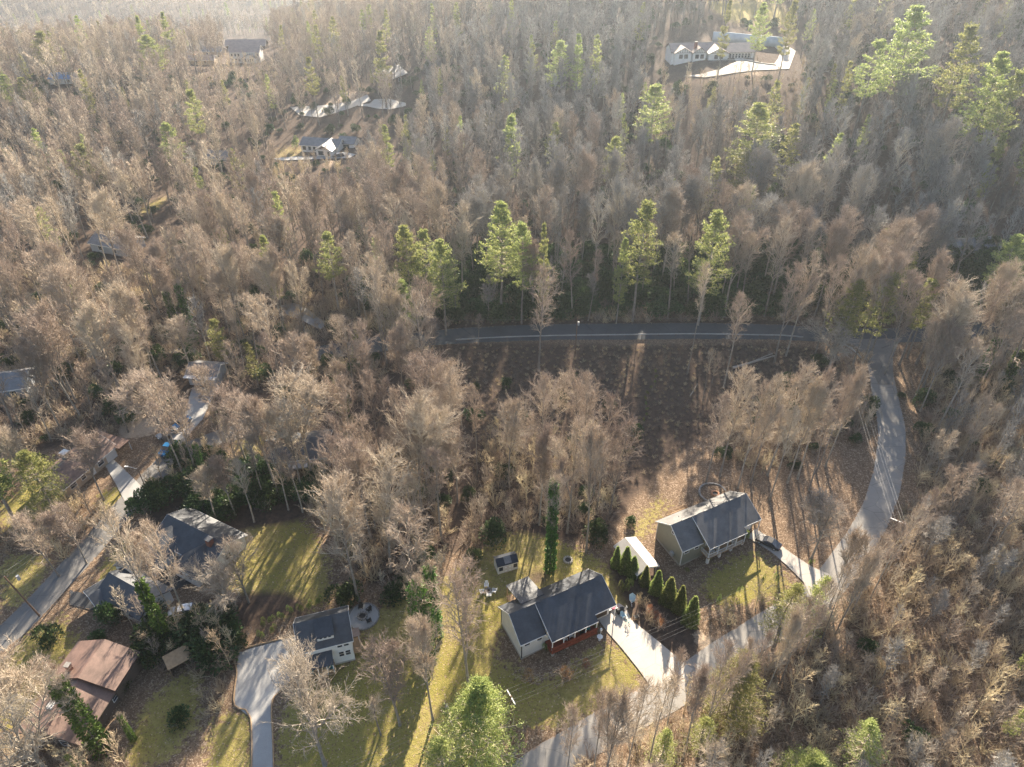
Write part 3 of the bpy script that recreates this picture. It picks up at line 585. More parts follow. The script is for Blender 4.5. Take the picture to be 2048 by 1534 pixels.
# brown-roofed house, lower left
def exE(r, rf):
    m = MB(); gable_roof(m, 6.2, 10.6, 3.5, 5.4, 0.35, 8.3, -0.35); m.build('raised_roof', M['roof_brown'], r)
    gable_body(6.2, 10.4, 3.45, 5.35, -2, 8.3, -0.25).build('far_wing', M['brown'], r); chimney(r, 9.4, 7.6, 3, 6.0, 0.7)
    v = MB(); v.box(3.0, 6.2, 4.1, 4.4, 7.2, 4.75); v.build('skylight', M['steel'], r); door(r, 'front', 5, 0, 0.1)
t80 = R_(80)
cottage('brown_roofed_house', 'long brown house under a weathered pinkish-brown shingle roof', None, 80, 14.5, 10, 2.9, 4.9, 'brown', 'roof_brown', [('front', 2, 0, 1.6, 1.2, 1.2), ('front', 8, 0, 1.6, 1.2, 1.2), ('front', 11, 0, 1.6, 1.2, 1.2), ('left', 0, 3, 1.6, 1.2, 1.2), ('left', 0, 7, 1.6, 1.2, 1.2)],
        base=(-62.6, 61.2, float(Hs(-66, 62))), extra=exE, trim='brown')
# left ranch with chimney and carport
def exF(r, rf):
    chimney(r, 6.2, 5.2, 3.2, 5.4, 1.3, 'stone', 'white'); garage_door(r, 'front', 12.0, 0, 0, 2.6, 2.1); door(r, 'front', 7, 0, 0.2, mat='white')
    MB().box(13.2, -1.6, 2.55, 16.2, 6.9, 2.75).build('carport_roof', M['roof_brown'], r)
    for yy in (-1.4, 2.6, 6.7): MB().box(16.0, yy, -1, 16.12, yy + 0.12, 2.55).build('carport_post', M['white'], r)
cottage('low_ranch_house', 'low ranch house with dull brown roof and wide stone chimney beside the left road', None, 69, 13.5, 7.4, 2.7, 4.4, 'tan', 'roof_brown', [('front', 2, 0, 1.6, 1.4, 1.2), ('front', 4.6, 0, 1.6, 1.0, 1.2), ('front', 9.2, 0, 1.6, 1.4, 1.2), ('left', 0, 3.6, 1.6, 1.0, 1.2)],
        base=(-88.6, 111.6, float(Hs(-91, 111))), extra=exF)
# black-roofed U shaped house
def exD(r, rf):
    gable_body(10.5, 6.4, 2.9, 4.6, -2, 1.5, -13.5).build('near_wing', M['whiteside'], r); m = MB(); gable_roof(m, 10.5, 6.4, 2.9, 4.6, 0.45, 1.5, -13.5); m.build('near_roof', M['roof_dark'], r)
    MB().prismy([(-1.0, -2), (-1.0, 2.9), (2.1, 4.5), (5.2, 2.9), (5.2, -2)], -8, 0.3).build('link_wing', M['whiteside'], r)
    m = MB(); 
    for s_ in (-1, 1): m.prismy([(2.1, 4.66), (2.1 + s_ * 3.6, 2.82), (2.1 + s_ * 3.6, 2.64), (2.1, 4.48)], -8.2, 2.8)
    m.build('link_roof', M['roof_dark'], r)
    c = chimney(r, 12.0, 3.0, 3, 6.0, 1.0)
    for yy in (-12.2, -10.5): window(r, 'right', 12.0, yy, 1.6, 1.1, 1.3)
    for xx in (3.2, 6.2, 9.2): window(r, 'front', xx, -13.5, 1.6, 1.2, 1.2)
    g = MB().prismy([(8.2, -2), (8.2, 2.9), (11.0, 4.4), (13.8, 2.9), (13.8, -2)], -3.0, 0.5); g.build('front_gable', M['whiteside'], r)
    m = MB()
    for s_ in (-1, 1): m.prismy([(11.0, 4.62), (11.0 + s_ * 3.3, 2.8), (11.0 + s_ * 3.3, 2.62), (11.0, 4.44)], -3.4, 4.0)
    m.build('gable_roof', M['roof_dark'], r); window(r, 'front', 10.0, -3.0, 1.7, 0.9, 1.2); window(r, 'front', 12.2, -3.0, 1.7, 0.9, 1.2)
cottage('rambling_house', 'white rambling house with several black roofs behind bare trees and black driveway', None, -28, 14.5, 8.4, 2.9, 5.0, 'whiteside', 'roof_dark', [('front', 2, 0, 1.6, 1.2, 1.2), ('front', 5, 0, 1.6, 1.2, 1.2), ('right', 14.5, 4, 1.6, 1.2, 1.2)],
        base=(-61.5, 89.5, float(Hs(-60, 90))), extra=exD)
def carport(label, pix, th, L, W, h_, roofm, wallm, name='carport', solid_back=True):
    x, y, z = G(*pix); r = empty(name, (x, y, z), R_(th), label, 'carport')
    m = MB(); gable_roof(m, L, W, h_, h_ + 0.9, 0.25, t=0.08); m.build('roof', M[roofm], r); fascia(r, L, W, h_, h_ + 0.9, 0.25)
    for xx in (0.05, L - 0.15):
        for yy in (0.05, W/2, W - 0.15): MB().box(xx, yy, -0.6, xx + 0.1, yy + 0.1, h_ + (0.75 if yy == W/2 else 0)).build('post', M['white'], r)
    if solid_back: MB().prism([(0.1, 0.1), (0.1, h_ - 0.05), (W/2, h_ + 0.8), (W - 0.1, h_ - 0.05), (W - 0.1, 0.1)], L - 0.32, L - 0.2).build('end_wall', M[wallm], r)
    return r
cpt = carport('open white-trimmed carport with dark roof beside the left road', (205, 1232), 48, 8.0, 5.0, 2.5, 'roof_dark', 'whiteside')
cp2 = carport('pale metal carport against the end wall of the olive house', (1312, 1146), 116.6, 7.2, 4.4, 2.2, 'metalroof', 'steel', solid_back=False)
# grey cottage at the end of the left lane, and the dark one in the trees
cottage('grey_cottage', 'pale grey cottage with white eaves at the head of a concrete lane', (408, 772), -7, 7.2, 6, 3.0, 4.6, 'greyside', 'roof_grey', [('front', 1.5, 0, 2.0, 0.8, 1.0), ('front', 5.6, 0, 2.0, 0.8, 1.0)], extra=lambda r, rf: (garage_door(r, 'front', 3.5, 0, -0.2, 2.2, 2.0, 'greyside'), MB().box(-0.4, -1.3, 3.0, 7.6, -0.02, 3.12).build('awning', M['white'], r)))
def exH(r, rf):
    chimney(r, 3, 4.5, 3.5, 6.2); door(r, 'front', 6, 0, 0.3, mat='brick'); MB().box(4.5, -2.5, 2.4, 9.5, -0.02, 2.55).build('porch_roof', M['roof_grey'], r)
    for xx in (4.6, 9.3): MB().box(xx, -2.4, -1, xx + 0.12, -2.28, 2.4).build('porch_post', M['white'], r)
cottage('woodland_house', 'dark-roofed house half hidden behind bare trees near a white flagpole', (600, 938), 8, 13, 8.5, 3.0, 5.0, 'greyside', 'roof_dark', [('front', 1.8, 0, 1.6, 1.2, 1.2), ('front', 3.6, 0, 1.6, 1.0, 1.2), ('front', 11, 0, 1.6, 1.4, 1.2), ('right', 13, 4, 1.6, 1, 1.2)], extra=exH)
# hilltop half-timbered house
def half_timber(r, side, cx, cy, z0, w_, h_, n):
    f = wall_frame(side, cx, cy, z0); m = MB()
    for i in range(n + 1): a = -w_/2 + w_ * i / n; zt = h_ * (1 - abs(a) / (w_/2)) ; fbox(m, f, a - 0.07, a + 0.07, 0.0, 0.06, 0, max(zt, 0.05))
    fbox(m, f, -w_/2, w_/2, 0.0, 0.065, -0.12, 0.04); m.build('timber_framing', M['darkwood'], r)
def exI(r, rf):
    m = MB()
    for (x0, w_, yf) in ((1.0, 7.0, -1.6), (8.4, 5.6, -2.2), (15, 8.0, -3.5)):
        MB().prismy([(x0, -2), (x0, 3.0), (x0 + w_/2, 4.9), (x0 + w_, 3.0), (x0 + w_, -2)], yf, 4).build('gable_wing', M['white' if x0 < 14 else 'white'], r)
        m = MB()
        for s_ in (-1, 1): m.prismy([(x0 + w_/2, 5.1), (x0 + w_/2 + s_ * (w_/2 + 0.6), 2.85), (x0 + w_/2 + s_ * (w_/2 + 0.6), 2.65), (x0 + w_/2, 4.9)], yf - 0.7, 7.0 if x0 > 14 else 5)
        m.build('gable_roof', M['roof_brown'], r); half_timber(r, 'front', x0 + w_/2, yf, 2.95, w_, 1.8, 7)
        window(r, 'front', x0 + w_/2 - 1, yf, 1.5, 1.3, 1.4, 'darkwood'); window(r, 'front', x0 + w_/2 + 1.2, yf, 1.5, 1.3, 1.4, 'darkwood')
    chimney(r, 10, 0.5, 2, 6.6, 1.1)
    MB().box(14.5, -6.5, -1.6, 34, -3.6, -0.1).build('terrace', M['stone'], r); railing(r, [((14.6, -6.4), (33.8, -6.4))], -0.1, 1.0, 'white', 0.5)
    for i in range(7): window(r, 'front', 24.6 + i * 1.35, -2.0, 1.4, 0.8, 1.7, 'white')
cottage('half_timbered_house', 'hilltop half-timbered house with brown roof above a white driveway', (1398, 118), 6, 24, 9, 3.0, 5.4, 'white', 'roof_pink', [('front', 5, 0, 1.6, 1, 1.3)], extra=lambda r, rf: exI(r, rf), trim='darkwood')
hx = bpy.data.objects['half_timbered_house']
# its long east wing
MB().prism([(-2.0, -2), (-2.0, 3.0), (3.0, 5.2), (8.0, 3.0), (8.0, -2)], 23.6, 35).build('east_wing', M['white'], hx)
m = MB(); gable_roof(m, 11.4, 10, 3.0, 5.25, 0.6, 23.6, -2.0); m.build('east_roof', M['roof_pink'], hx)
for i in range(9): MB().box(24.0 + i * 1.35, -2.07, 0, 24.12 + i * 1.35, -2.0, 2.95).build('timber_post', M['darkwood'], hx)
# white house with the green front lawn
def exJ(r, rf):
    MB().prismy([(9.0, -2), (9.0, 2.9), (12.5, 4.8), (16, 2.9), (16, -2)], -4.5, 3.9).build('gable_wing', M['whiteside'], r); m = MB()
    for s_ in (-1, 1): m.prismy([(12.5, 5.0), (12.5 + s_ * 4.1, 2.75), (12.5 + s_ * 4.1, 2.55), (12.5, 4.8)], -5.1, 5.2)
    m.build('gable_roof', M['roof_grey'], r); MB().prismy([(9.9, 3.1), (12.5, 4.55), (15.1, 3.1)], -4.58, -4.5).build('gable_panel', M['brown'], r)
    window(r, 'front', 11.2, -4.5, 1.5, 2.2, 1.5, 'black'); door(r, 'front', 14.6, -4.5, 0, 1.0, 2.3, 'black')
    MB().prism([(5.5, -2), (5.5, 2.9), (9, 4.6), (12.5, 2.9), (12.5, -2)], 15, 22).build('garage_wing', M['whiteside'], r); m = MB(); gable_roof(m, 7, 7, 2.9, 4.65, 0.5, 15, 5.5); m.build('garage_roof', M['roof_grey'], r)
    garage_door(r, 'front', 18.5, 5.5, 0, 2.6, 2.2, 'black'); 
cottage('white_bungalow', 'white bungalow with grey roofs and black windows beside a striped green lawn', (640, 305), -12, 17, 8, 2.9, 4.9, 'whiteside', 'roof_grey', [('front', 1.5, 0, 1.5, 1.3, 1.4, 'black'), ('front', 4, 0, 1.5, 1.0, 1.4, 'black'), ('front', 6.2, 0, 1.5, 1.0, 1.4, 'black'), ('left', 0, 3, 1.5, 1.2, 1.3, 'black')], extra=exJ)
def exK(r, rf):
    MB().prismy([(8, -2), (8, 3.4), (12, 5.4), (16, 3.4), (16, -2)], -2.5, 1).build('front_gable', M['whiteside'], r); m = MB()
    for s_ in (-1, 1): m.prismy([(12, 5.6), (12 + s_ * 4.5, 3.3), (12 + s_ * 4.5, 3.1), (12, 5.4)], -3, 0.4)
    m.build('gable_roof', M['roof_grey'], r)
    for xx in (9.8, 11.3, 12.8, 14.2): window(r, 'front', xx, -2.5, 2.0, 0.9, 1.6, 'white')
    MB().box(-3, -5.5, -1.5, 18, -2.6, -0.2).build('terrace', M['darkwood'], r)
cottage('white_villa', 'large white two-storey villa with a front gable high on the left ridge', (492, 126), 2, 18, 9, 6.2, 9.0, 'whiteside', 'roof_pink', [('front', x_, 0, z_, 1.0, 1.5) for x_ in (1.5, 3.5, 5.5) for z_ in (1.7, 4.6)] + [('front', 16.8, 0, 4.6, 1, 1.5)], extra=exK)
cottage('ridge_house', 'long brown house with pale roof behind the white villa on the ridge', (492, 100), 2, 26, 9, 3.0, 5.6, 'brown', 'roof_pink', [('front', x_, 0, 1.6, 1.6, 1.5) for x_ in (3, 8, 13, 18, 23)])
cottage('ridge_cottage', 'low tan cottage just left of the white villa', (400, 130), 4, 17, 8, 2.8, 4.6, 'tan', 'roof_pink', [('front', x_, 0, 1.5, 1.4, 1.3) for x_ in (2.5, 7, 12)], extra=lambda r, rf: chimney(r, 5, 4, 3, 5.8, 1.1))
cottage('ridge_cottage', 'small pale cottage behind the low tan cottage on the ridge', (425, 112), -6, 12, 8, 2.8, 4.8, 'tan', 'roof_grey', [('front', 3, 0, 1.5, 1.4, 1.3), ('front', 9, 0, 1.5, 1.4, 1.3)])
cottage('brown_chalet', 'dark brown chalet with a white-edged gable above the pale parking area', (800, 170), 60, 12, 10, 4.6, 7.6, 'brown', 'roof_grey', [('left', 0, 5, 5.6, 1.2, 1.2), ('left', 0, 3, 2.6, 1.4, 1.4), ('left', 0, 7, 2.6, 1.4, 1.4), ('front', 6, 0, 2.6, 1.6, 1.4)], extra=lambda r, rf: chimney(r, 8, 4, 5, 9, 1.0, 'stone'))
cottage('tall_tan_house', 'narrow sunlit tan house among pines on the left ridge', (334, 112), 0, 8, 8, 7.5, 9.5, 'tan', 'roof_pink', [('front', 2.5, 0, 5, 1, 1.4), ('front', 5.5, 0, 5, 1, 1.4)])
cottage('grey_roofed_house', 'house with pale grey roof almost hidden by trees at mid left', (218, 508), -20, 14, 9, 3, 5, 'greyside', 'roof_grey', [('front', 4, 0, 1.6, 1.4, 1.3), ('front', 10, 0, 1.6, 1.4, 1.3)])
cottage('pale_roofed_house', 'pale-roofed house half hidden in bare trees below the white bungalow', (432, 330), -10, 14, 8, 3, 4.8, 'greyside', 'roof_grey', [('front', 4, 0, 1.6, 1.4, 1.3), ('front', 10, 0, 1.6, 1.4, 1.3)])
cottage('far_white_house', 'tiny white house at the far left edge below the ridge line', (18, 62), 10, 16, 9, 5, 7.5, 'whiteside', 'roof_grey', [('front', 4, 0, 3, 1.4, 1.3), ('front', 10, 0, 3, 1.4, 1.3)])
cottage('blue_roofed_barn', 'low barn with a bright blue roof at upper left', (127, 168), 0, 14, 9, 2.6, 4.6, 'whiteside', 'bluetarp', [('front', 4, 0, 1.4, 1.4, 1.2), ('front', 10, 0, 1.4, 1.4, 1.2)])
cottage('white_cottage', 'small white cottage with bluish roof beyond the main road at right', (1952, 520), 12, 11, 8, 3, 5, 'whiteside', 'roof_grey', [('front', 3, 0, 1.6, 1.2, 1.3), ('front', 8, 0, 1.6, 1.2, 1.3)])
cottage('hidden_house', 'pale house glimpsed through trees at the left picture edge', (14, 800), 15, 10, 8, 3, 5, 'greyside', 'roof_grey', [('front', 3, 0, 1.6, 1.2, 1.3), ('front', 7, 0, 1.6, 1.2, 1.3)])
# garden shed with dark metal roof
def shed():
    x, y, z = at(996, 1149, 0.7); r = empty('garden_shed', (x, y, z), R_(19), 'cream garden shed with black metal roof and double doors', 'shed')
    gable_body(3.9, 2.4, 2.1, 2.85, -0.5).build('wall', M['cream'], r); m = MB(); gable_roof(m, 3.9, 2.4, 2.1, 2.85, 0.12, t=0.08)
    rf = m.build('roof', M['blackmetal'], r); MB().prism([(0.0, 2.35), (1.15, 3.02), (1.15, 3.12), (-0.05, 2.46)], 1.4, 2.7).build('roof_panel', M['roof_grey'], rf)
    window(r, 'front', 0.6, 0, 1.3, 0.55, 0.7, 'black'); window(r, 'front', 3.4, 0, 1.3, 0.55, 0.7, 'black')
    for xx in (1.5, 2.35):
        f = wall_frame('front', xx, 0, 0.1); d = MB(); fbox(d, f, -0.4, 0.4, 0, 0.05, 0, 1.8); dd = d.build('door', M['white'], r)
        t_ = MB()
        for a, b_ in ((0.1, 0.75), (0.95, 1.7)):
            fbox(t_, f, -0.34, 0.34, 0.05, 0.08, a, a + 0.06); fbox(t_, f, -0.34, 0.34, 0.05, 0.08, b_ - 0.06, b_); fbox(t_, f, -0.34, -0.28, 0.05, 0.08, a, b_); fbox(t_, f, 0.28, 0.34, 0.05, 0.08, a, b_)
        t_.build('door_trim', M['tan'], dd)
    for xx in (0.1, 2.0, 3.7): MB().box(xx, -0.08, -0.6, xx + 0.18, 0.1, -0.45).build('footing', M['found'], r)
shed()
# lean-to shelter of planks, lower left
x, y, z = G(345, 1352); r = empty('plank_shelter', (x, y, z), R_(38), 'old open plank shelter with sloping grey roof in the lower left garden', 'shelter')
m = MB(); slab(m, -0.2, 3.8, 2.4, 2.7, -0.3, 2.2, 0.08); m.build('roof', M['wood'], r); MB().box(-0.05, 0, -0.5, 0.05, 2.2, 2.2).build('side_wall', M['wood'], r)
MB().box(0.0, 2.15, -0.5, 3.7, 2.25, 2.5).build('back_wall', M['wood'], r)
for xx in (0.0, 3.6): MB().box(xx, -0.1, -0.5, xx + 0.12, 0.02, 2.2).build('post', M['poles'], r)

# ------------------------------------------------------------------ vehicles
def car(label, pix, heading, paintm, kind='sedan', name='parked_car', group=None):
    x, y, z = G(*pix); r = empty(name, (x, y, z + 0.12), R_(heading), label, 'car', group)
    L, W = (4.7, 1.82) if kind == 'sedan' else (5.0, 1.95)
    if kind == 'sedan': lower = [(0, .35), (0, .72), (.25, .82), (1.35, .95), (3.95, .98), (4.62, .9), (4.7, .6), (4.65, .35)]; cab = [(1.25, .93), (1.95, 1.38), (3.1, 1.44), (3.95, 1.0)]
    elif kind == 'pickup': lower = [(0, .45), (0, .95), (.2, 1.05), (1.4, 1.12), (5.0, 1.12), (5.0, .45)]; cab = [(1.3, 1.1), (1.9, 1.72), (3.2, 1.75), (3.35, 1.1)]
    else: lower = [(0, .4), (0, .85), (.25, 1.0), (1.3, 1.08), (4.85, 1.1), (5.0, .9), (4.95, .4)]; cab = [(1.2, 1.05), (1.85, 1.65), (4.3, 1.68), (4.85, 1.08)]
    def hull(prof, w_, inset):
        # extrude across the width with rounded shoulders
        m = MB(); n = len(prof); ys = [-w_/2, -w_/2 + inset, w_/2 - inset, w_/2]; zc = sum(p[1] for p in prof) / n; xc = sum(p[0] for p in prof) / n
        V = []
        for j, yy in enumerate(ys):
            k = 0.93 if j in (0, 3) else 1.0
            V += [(xc + (px_ - xc) * (k + 0.03 if k < 1 else 1), yy, zc + (pz_ - zc) * k) for px_, pz_ in prof]
        Fc = [tuple(range(n)), tuple(range(4 * n - 1, 3 * n - 1, -1))] + [(j * n + i, j * n + (i + 1) % n, (j + 1) * n + (i + 1) % n, (j + 1) * n + i) for j in range(3) for i in range(n)]
        return m.add(V, Fc)
    b = hull(lower, W, 0.14).build('body', M[paintm], r)
    mod = b.modifiers.new('b', 'BEVEL'); mod.width = 0.06; mod.segments = 2; mod.limit_method = 'ANGLE'
    c = hull(cab, W - 0.22, 0.12).build('cabin_glass', M['glass'], r)
    top = [p for p in cab[1:3]]
    MB().add([(top[0][0] + .05, -W/2 + .26, top[0][1] + .0), (top[1][0] - .05, -W/2 + .26, top[1][1]), (top[1][0] - .05, W/2 - .26, top[1][1]), (top[0][0] + .05, W/2 - .26, top[0][1]),
              (top[0][0] + .05, -W/2 + .26, top[0][1] + .05), (top[1][0] - .05, -W/2 + .26, top[1][1] + .05), (top[1][0] - .05, W/2 - .26, top[1][1] + .05), (top[0][0] + .05, W/2 - .26, top[0][1] + .05)],
             [(0, 3, 2, 1), (4, 5, 6, 7), (0, 1, 5, 4), (1, 2, 6, 5), (2, 3, 7, 6), (3, 0, 4, 7)]).build('car_roof', M[paintm], r)
    if kind == 'pickup': MB().box(3.45, -W/2 + .12, 1.0, 4.92, W/2 - .12, 1.135).build('truck_bed', M['black'], r)
    for xx in (0.85, L - 0.95):
        for s_ in (-1, 1):
            wv = MB().tube((xx, s_ * (W/2 - 0.2), .33), (xx, s_ * (W/2 + 0.01), .33), .33, k=18).build('wheel', M['rubber'], r); MB().tube((xx, s_ * (W/2 - .02), .33), (xx, s_ * (W/2 + .025), .33), .2, k=12).build('rim', M['steel'], wv)
    for s_ in (-1, 1):
        MB().box(-0.02, s_ * (W/2 - .35) - .17, .6, .06, s_ * (W/2 - .35) + .17, .72).build('headlight', M['white'], r)
        MB().box(L - .05, s_ * (W/2 - .3) - .17, .68, L + .02, s_ * (W/2 - .3) + .17, .82).build('taillight', M['brick'], r)
        MB().box(1.45, s_ * (W/2 + .02) - .09, .95, 1.6, s_ * (W/2 + .02) + .09, 1.07).build('mirror', M[paintm], r)
    return r
car('dark sedan parked on the driveway of the olive house', (1512, 1078), -37, 'car_black', name='parked_sedan')
car('bright blue pickup parked on the left road', (325, 917), 78, 'car_blue', 'pickup', name='parked_pickup')
car('pale grey car under bare trees above the blue pickup', (316, 880), 45, 'car_grey', name='parked_sedan')
car('small blue car at the foot of the concrete lane', (349, 862), 62, 'car_blue', name='parked_sedan')
car('dark car parked before the white bungalow', (665, 316), 12, 'car_black', 'suv', name='parked_sedan')
car('white van half hidden behind the rambling black-roofed house', (338, 1232), 10, 'car_white', 'suv', name='parked_van')

# ------------------------------------------------------------------ street furniture and garden things
ORD_W = ['first', 'second', 'third', 'fourth']
def pole(label, base, h_, arm_rot, arms=1, transformer=False, name='utility_pole', lean=0):
    x, y, z = base; r = empty(name, (x, y, z), arm_rot, label, 'utility pole', 'wooden utility poles')
    MB().tube((0, 0, -0.5), (lean, 0, h_), 0.17, 0.12, 8).build('pole_shaft', M['poles'], r)
    pts = []
    for k in range(arms):
        a = MB().box(-1.25 + lean, -0.07, h_ - 0.35 - k * 0.9, 1.25 + lean, 0.07, h_ - 0.2 - k * 0.9).build('crossarm', M['white'], r)
        for s_ in (-1.15, -0.55, 0.55, 1.15):
            MB().tube((s_ + lean, 0, h_ - 0.2 - k * 0.9), (s_ + lean, 0, h_ - 0.02 - k * 0.9), 0.05, 0.03, 6).build('insulator', M['white'], a)
            if k == 0: pts.append(Vector((x + (s_ + lean) * math.cos(arm_rot), y + (s_ + lean) * math.sin(arm_rot), z + h_ - 0.02)))
    if not arms: pts = [Vector((x + lean, y, z + h_))]
    if transformer: MB().tube((0.33, -0.1, h_ - 2.2), (0.33, -0.1, h_ - 1.2), 0.25, 0.25, 12).build('transformer', M['steel'], r)
    return pts
def wire(a, b, sag, label, group, k=24, rad=0.009):
    m = MB(); pr = None
    for i in range(k + 1):
        t = i / k; p = a.lerp(b, t) - Vector((0, 0, sag * 4 * t * (1 - t)))
        if pr is not None: m.tube(pr, p, rad, k=3)
        pr = p
    return tag(m.build('power_line', M['wire'], None), label, 'power line', group)
def basefor(px, topy, h_):
    """ground point under a pole of height h_ whose top is seen at (px, topy)"""
    z = 1.0
    for _ in range(8): q = at(px, topy, z + h_); z = float(Hs(q[0], q[1]))
    return (q[0], q[1], z)
p1 = pole('utility pole with white crossarms beside the junction of the two roads', basefor(1678, 626, 12.5), 12.5, R_(-8), 2)
p2b = basefor(1797, 1040, 12); p2 = pole('utility pole on the outside of the pale road bend among bare trees', p2b, 12, R_(-35), 1)
p3 = pole('utility pole behind the tall pine at the bottom centre', basefor(1022, 1392, 12.5), 12.5, R_(-62), 1)
p4 = pole('single utility pole with grey transformer standing on the shaded meadow verge', basefor(1155, 635, 11), 11, R_(0), 0, True)
p5b = G(80, 1232); p5 = pole('leaning brown utility pole on the verge of the left road', p5b, 12, R_(50), 0, True, lean=-1.2)
for i in range(4):
    wire(p1[i], p2[i], 1.0, '%s of four wires from the junction pole to the bend pole, from the left' % ORD_W[i], 'wires between the junction and bend poles')
    wire(p2[i], p3[i], 1.6, '%s of four thin bright wires before the ranch houses, from the far side' % ORD_W[i], 'wires in front of the ranch houses')
for i in range(4): wire(p3[i], p3[i] + Vector((-60, -28, 0)), 1.2, '%s of four wires running on from the bottom centre pole' % ORD_W[i], 'wires running on to the lower left')
wire(p1[0], p4[0], 0.8, 'thin wire along the shaded main road', 'wires along the main road'); wire(p4[0], p4[0] + Vector((-60, 0, 0)), 0.8, 'thin wire running left from the transformer pole', 'wires left of the transformer pole')
q5 = Vector((G(300, 990)[0], G(300, 990)[1], 9))
wire(p5[0], q5, 0.8, 'upper of the two wires following the left road', 'wires along the left road'); wire(p5[0] + Vector((0, 0, -1)), q5 + Vector((0, 0, -1)), 0.8, 'lower of the two wires following the left road', 'wires along the left road')
sx, sy, sz = G(300, 996); r = empty('street_lamp', (sx, sy, sz), 0, 'slender street lamp where the ranch driveway meets the left road', 'street lamp')
MB().tube((0, 0, -0.3), (0, 0, 8.5), 0.12, 0.09, 8).build('pole_shaft', M['poles'], r); MB().tube((0, 0, 8.2), (-1.8, 0, 8.9), 0.05, k=6).build('arm', M['steel'], r); MB().box(-2.4, -0.14, 8.82, -1.7, 0.14, 8.98).build('lamp_head', M['white'], r)
fx, fy, fz = G(553, 945); r = empty('flagpole', (fx, fy, fz), 0, 'tall bare white flagpole beside the hidden dark-roofed house', 'flagpole'); MB().tube((0, 0, 0), (0, 0, 10), 0.09, 0.06, 8).build('pole_shaft', M['white'], r); MB().tube((0, 0, 10), (0, 0, 10.2), 0.12, 0.12, 8).build('finial', M['white'], r)
# guardrail along the road
gc = smoothline([G(*p)[:2] for p in [(912,684),(1000,679),(1150,675),(1300,673),(1450,673),(1560,675),(1605,679)]], 2.0)
gr = empty('guardrail', (0, 0, 0), 0, 'long steel guardrail on wooden posts along the shaded main road', 'guardrail')
m = MB(); gz = Hs(gc[:, 0], gc[:, 1])
for i in range(len(gc) - 1):
    a, b = gc[i], gc[i + 1]
    for (zl, dy) in ((0.55, 0), (0.68, 0.05), (0.8, 0)):
        m.add([(a[0], a[1] - dy, gz[i] + zl), (b[0], b[1] - dy, gz[i + 1] + zl), (b[0], b[1] - dy, gz[i + 1] + zl + 0.12), (a[0], a[1] - dy, gz[i] + zl + 0.12),
               (a[0], a[1] - dy + .04, gz[i] + zl), (b[0], b[1] - dy + .04, gz[i + 1] + zl), (b[0], b[1] - dy + .04, gz[i + 1] + zl + 0.12), (a[0], a[1] - dy + .04, gz[i] + zl + 0.12)], [(0, 1, 2, 3), (7, 6, 5, 4), (3, 2, 6, 7), (0, 4, 5, 1)])
m.build('rail', M['steel'], gr)
for i in range(0, len(gc), 2): MB().box(gc[i][0] - .08, gc[i][1] + .06, gz[i] - .4, gc[i][0] + .08, gc[i][1] + .22, gz[i] + .85).build('post', M['poles'], gr)
gc2 = smoothline([G(*p)[:2] for p in [(1668,686),(1700,700),(1722,722)]], 2.0); gr2 = empty('guardrail', (0, 0, 0), 0, 'short curved steel guardrail at the corner of the junction', 'guardrail'); m = MB(); gz = Hs(gc2[:, 0], gc2[:, 1])
for i in range(len(gc2) - 1):
    a, b = gc2[i], gc2[i + 1]; n_ = Vector((-(b - a)[1], (b - a)[0], 0)).normalized() * 0.05
    m.add([(a[0] + s_ * n_[0], a[1] + s_ * n_[1], gz[i] + zz) for s_ in (0, 1) for zz in (.55, .92)] + [(b[0] + s_ * n_[0], b[1] + s_ * n_[1], gz[i + 1] + zz) for s_ in (0, 1) for zz in (.55, .92)], [(0, 1, 5, 4), (2, 6, 7, 3), (1, 3, 7, 5), (0, 4, 6, 2)])
m.build('rail', M['steel'], gr2)
for i in range(0, len(gc2), 2): MB().box(gc2[i][0] - .08, gc2[i][1] + .08, gz[i] - .4, gc2[i][0] + .08, gc2[i][1] + .24, gz[i] + .95).build('post', M['poles'], gr2)
def chair(label, pix, rot, mat='white', group=None, cat='chair', name='garden_chair'):
    x, y, z = G(*pix); r = empty(name, (x, y, z), R_(rot), label, cat, group)
    MB().prism([(-.3, .42), (.3, .3), (.3, .25), (-.3, .37)], -.3, .3).build('seat', M[mat], r)
    m = MB()
    for i in range(5): m.prism([(.25, .32), (.55, 1.05 - abs(i - 2) * .05), (.58, 1.05 - abs(i - 2) * .05), (.29, .32)], -.29 + i * .12, -.19 + i * .12)
    m.build('backrest', M[mat], r)
    for s_ in (-1, 1):
        MB().box(s_ * .36 - .06, -.38, .55, s_ * .36 + .06, .4, .59).build('armrest', M[mat], r)
        MB().box(s_ * .34 - .04, -.32, 0, s_ * .34 + .04, -.24, .55).build('leg', M[mat], r); MB().box(s_ * .34 - .04, .24, 0, s_ * .34 + .04, .32, .55).build('leg', M[mat], r)
    return r
for i, (px, rot) in enumerate([((973, 1173), 0), ((965, 1186), 95), ((988, 1184), -95), ((978, 1192), 180)]):
    chair(['white garden chair farthest from the camera in the ring on the lawn', 'white garden chair on the left of the ring on the lawn', 'white garden chair on the right of the ring on the lawn', 'white garden chair nearest the camera in the ring on the lawn'][i], px, rot, group='white chairs around the lawn fire bowl')
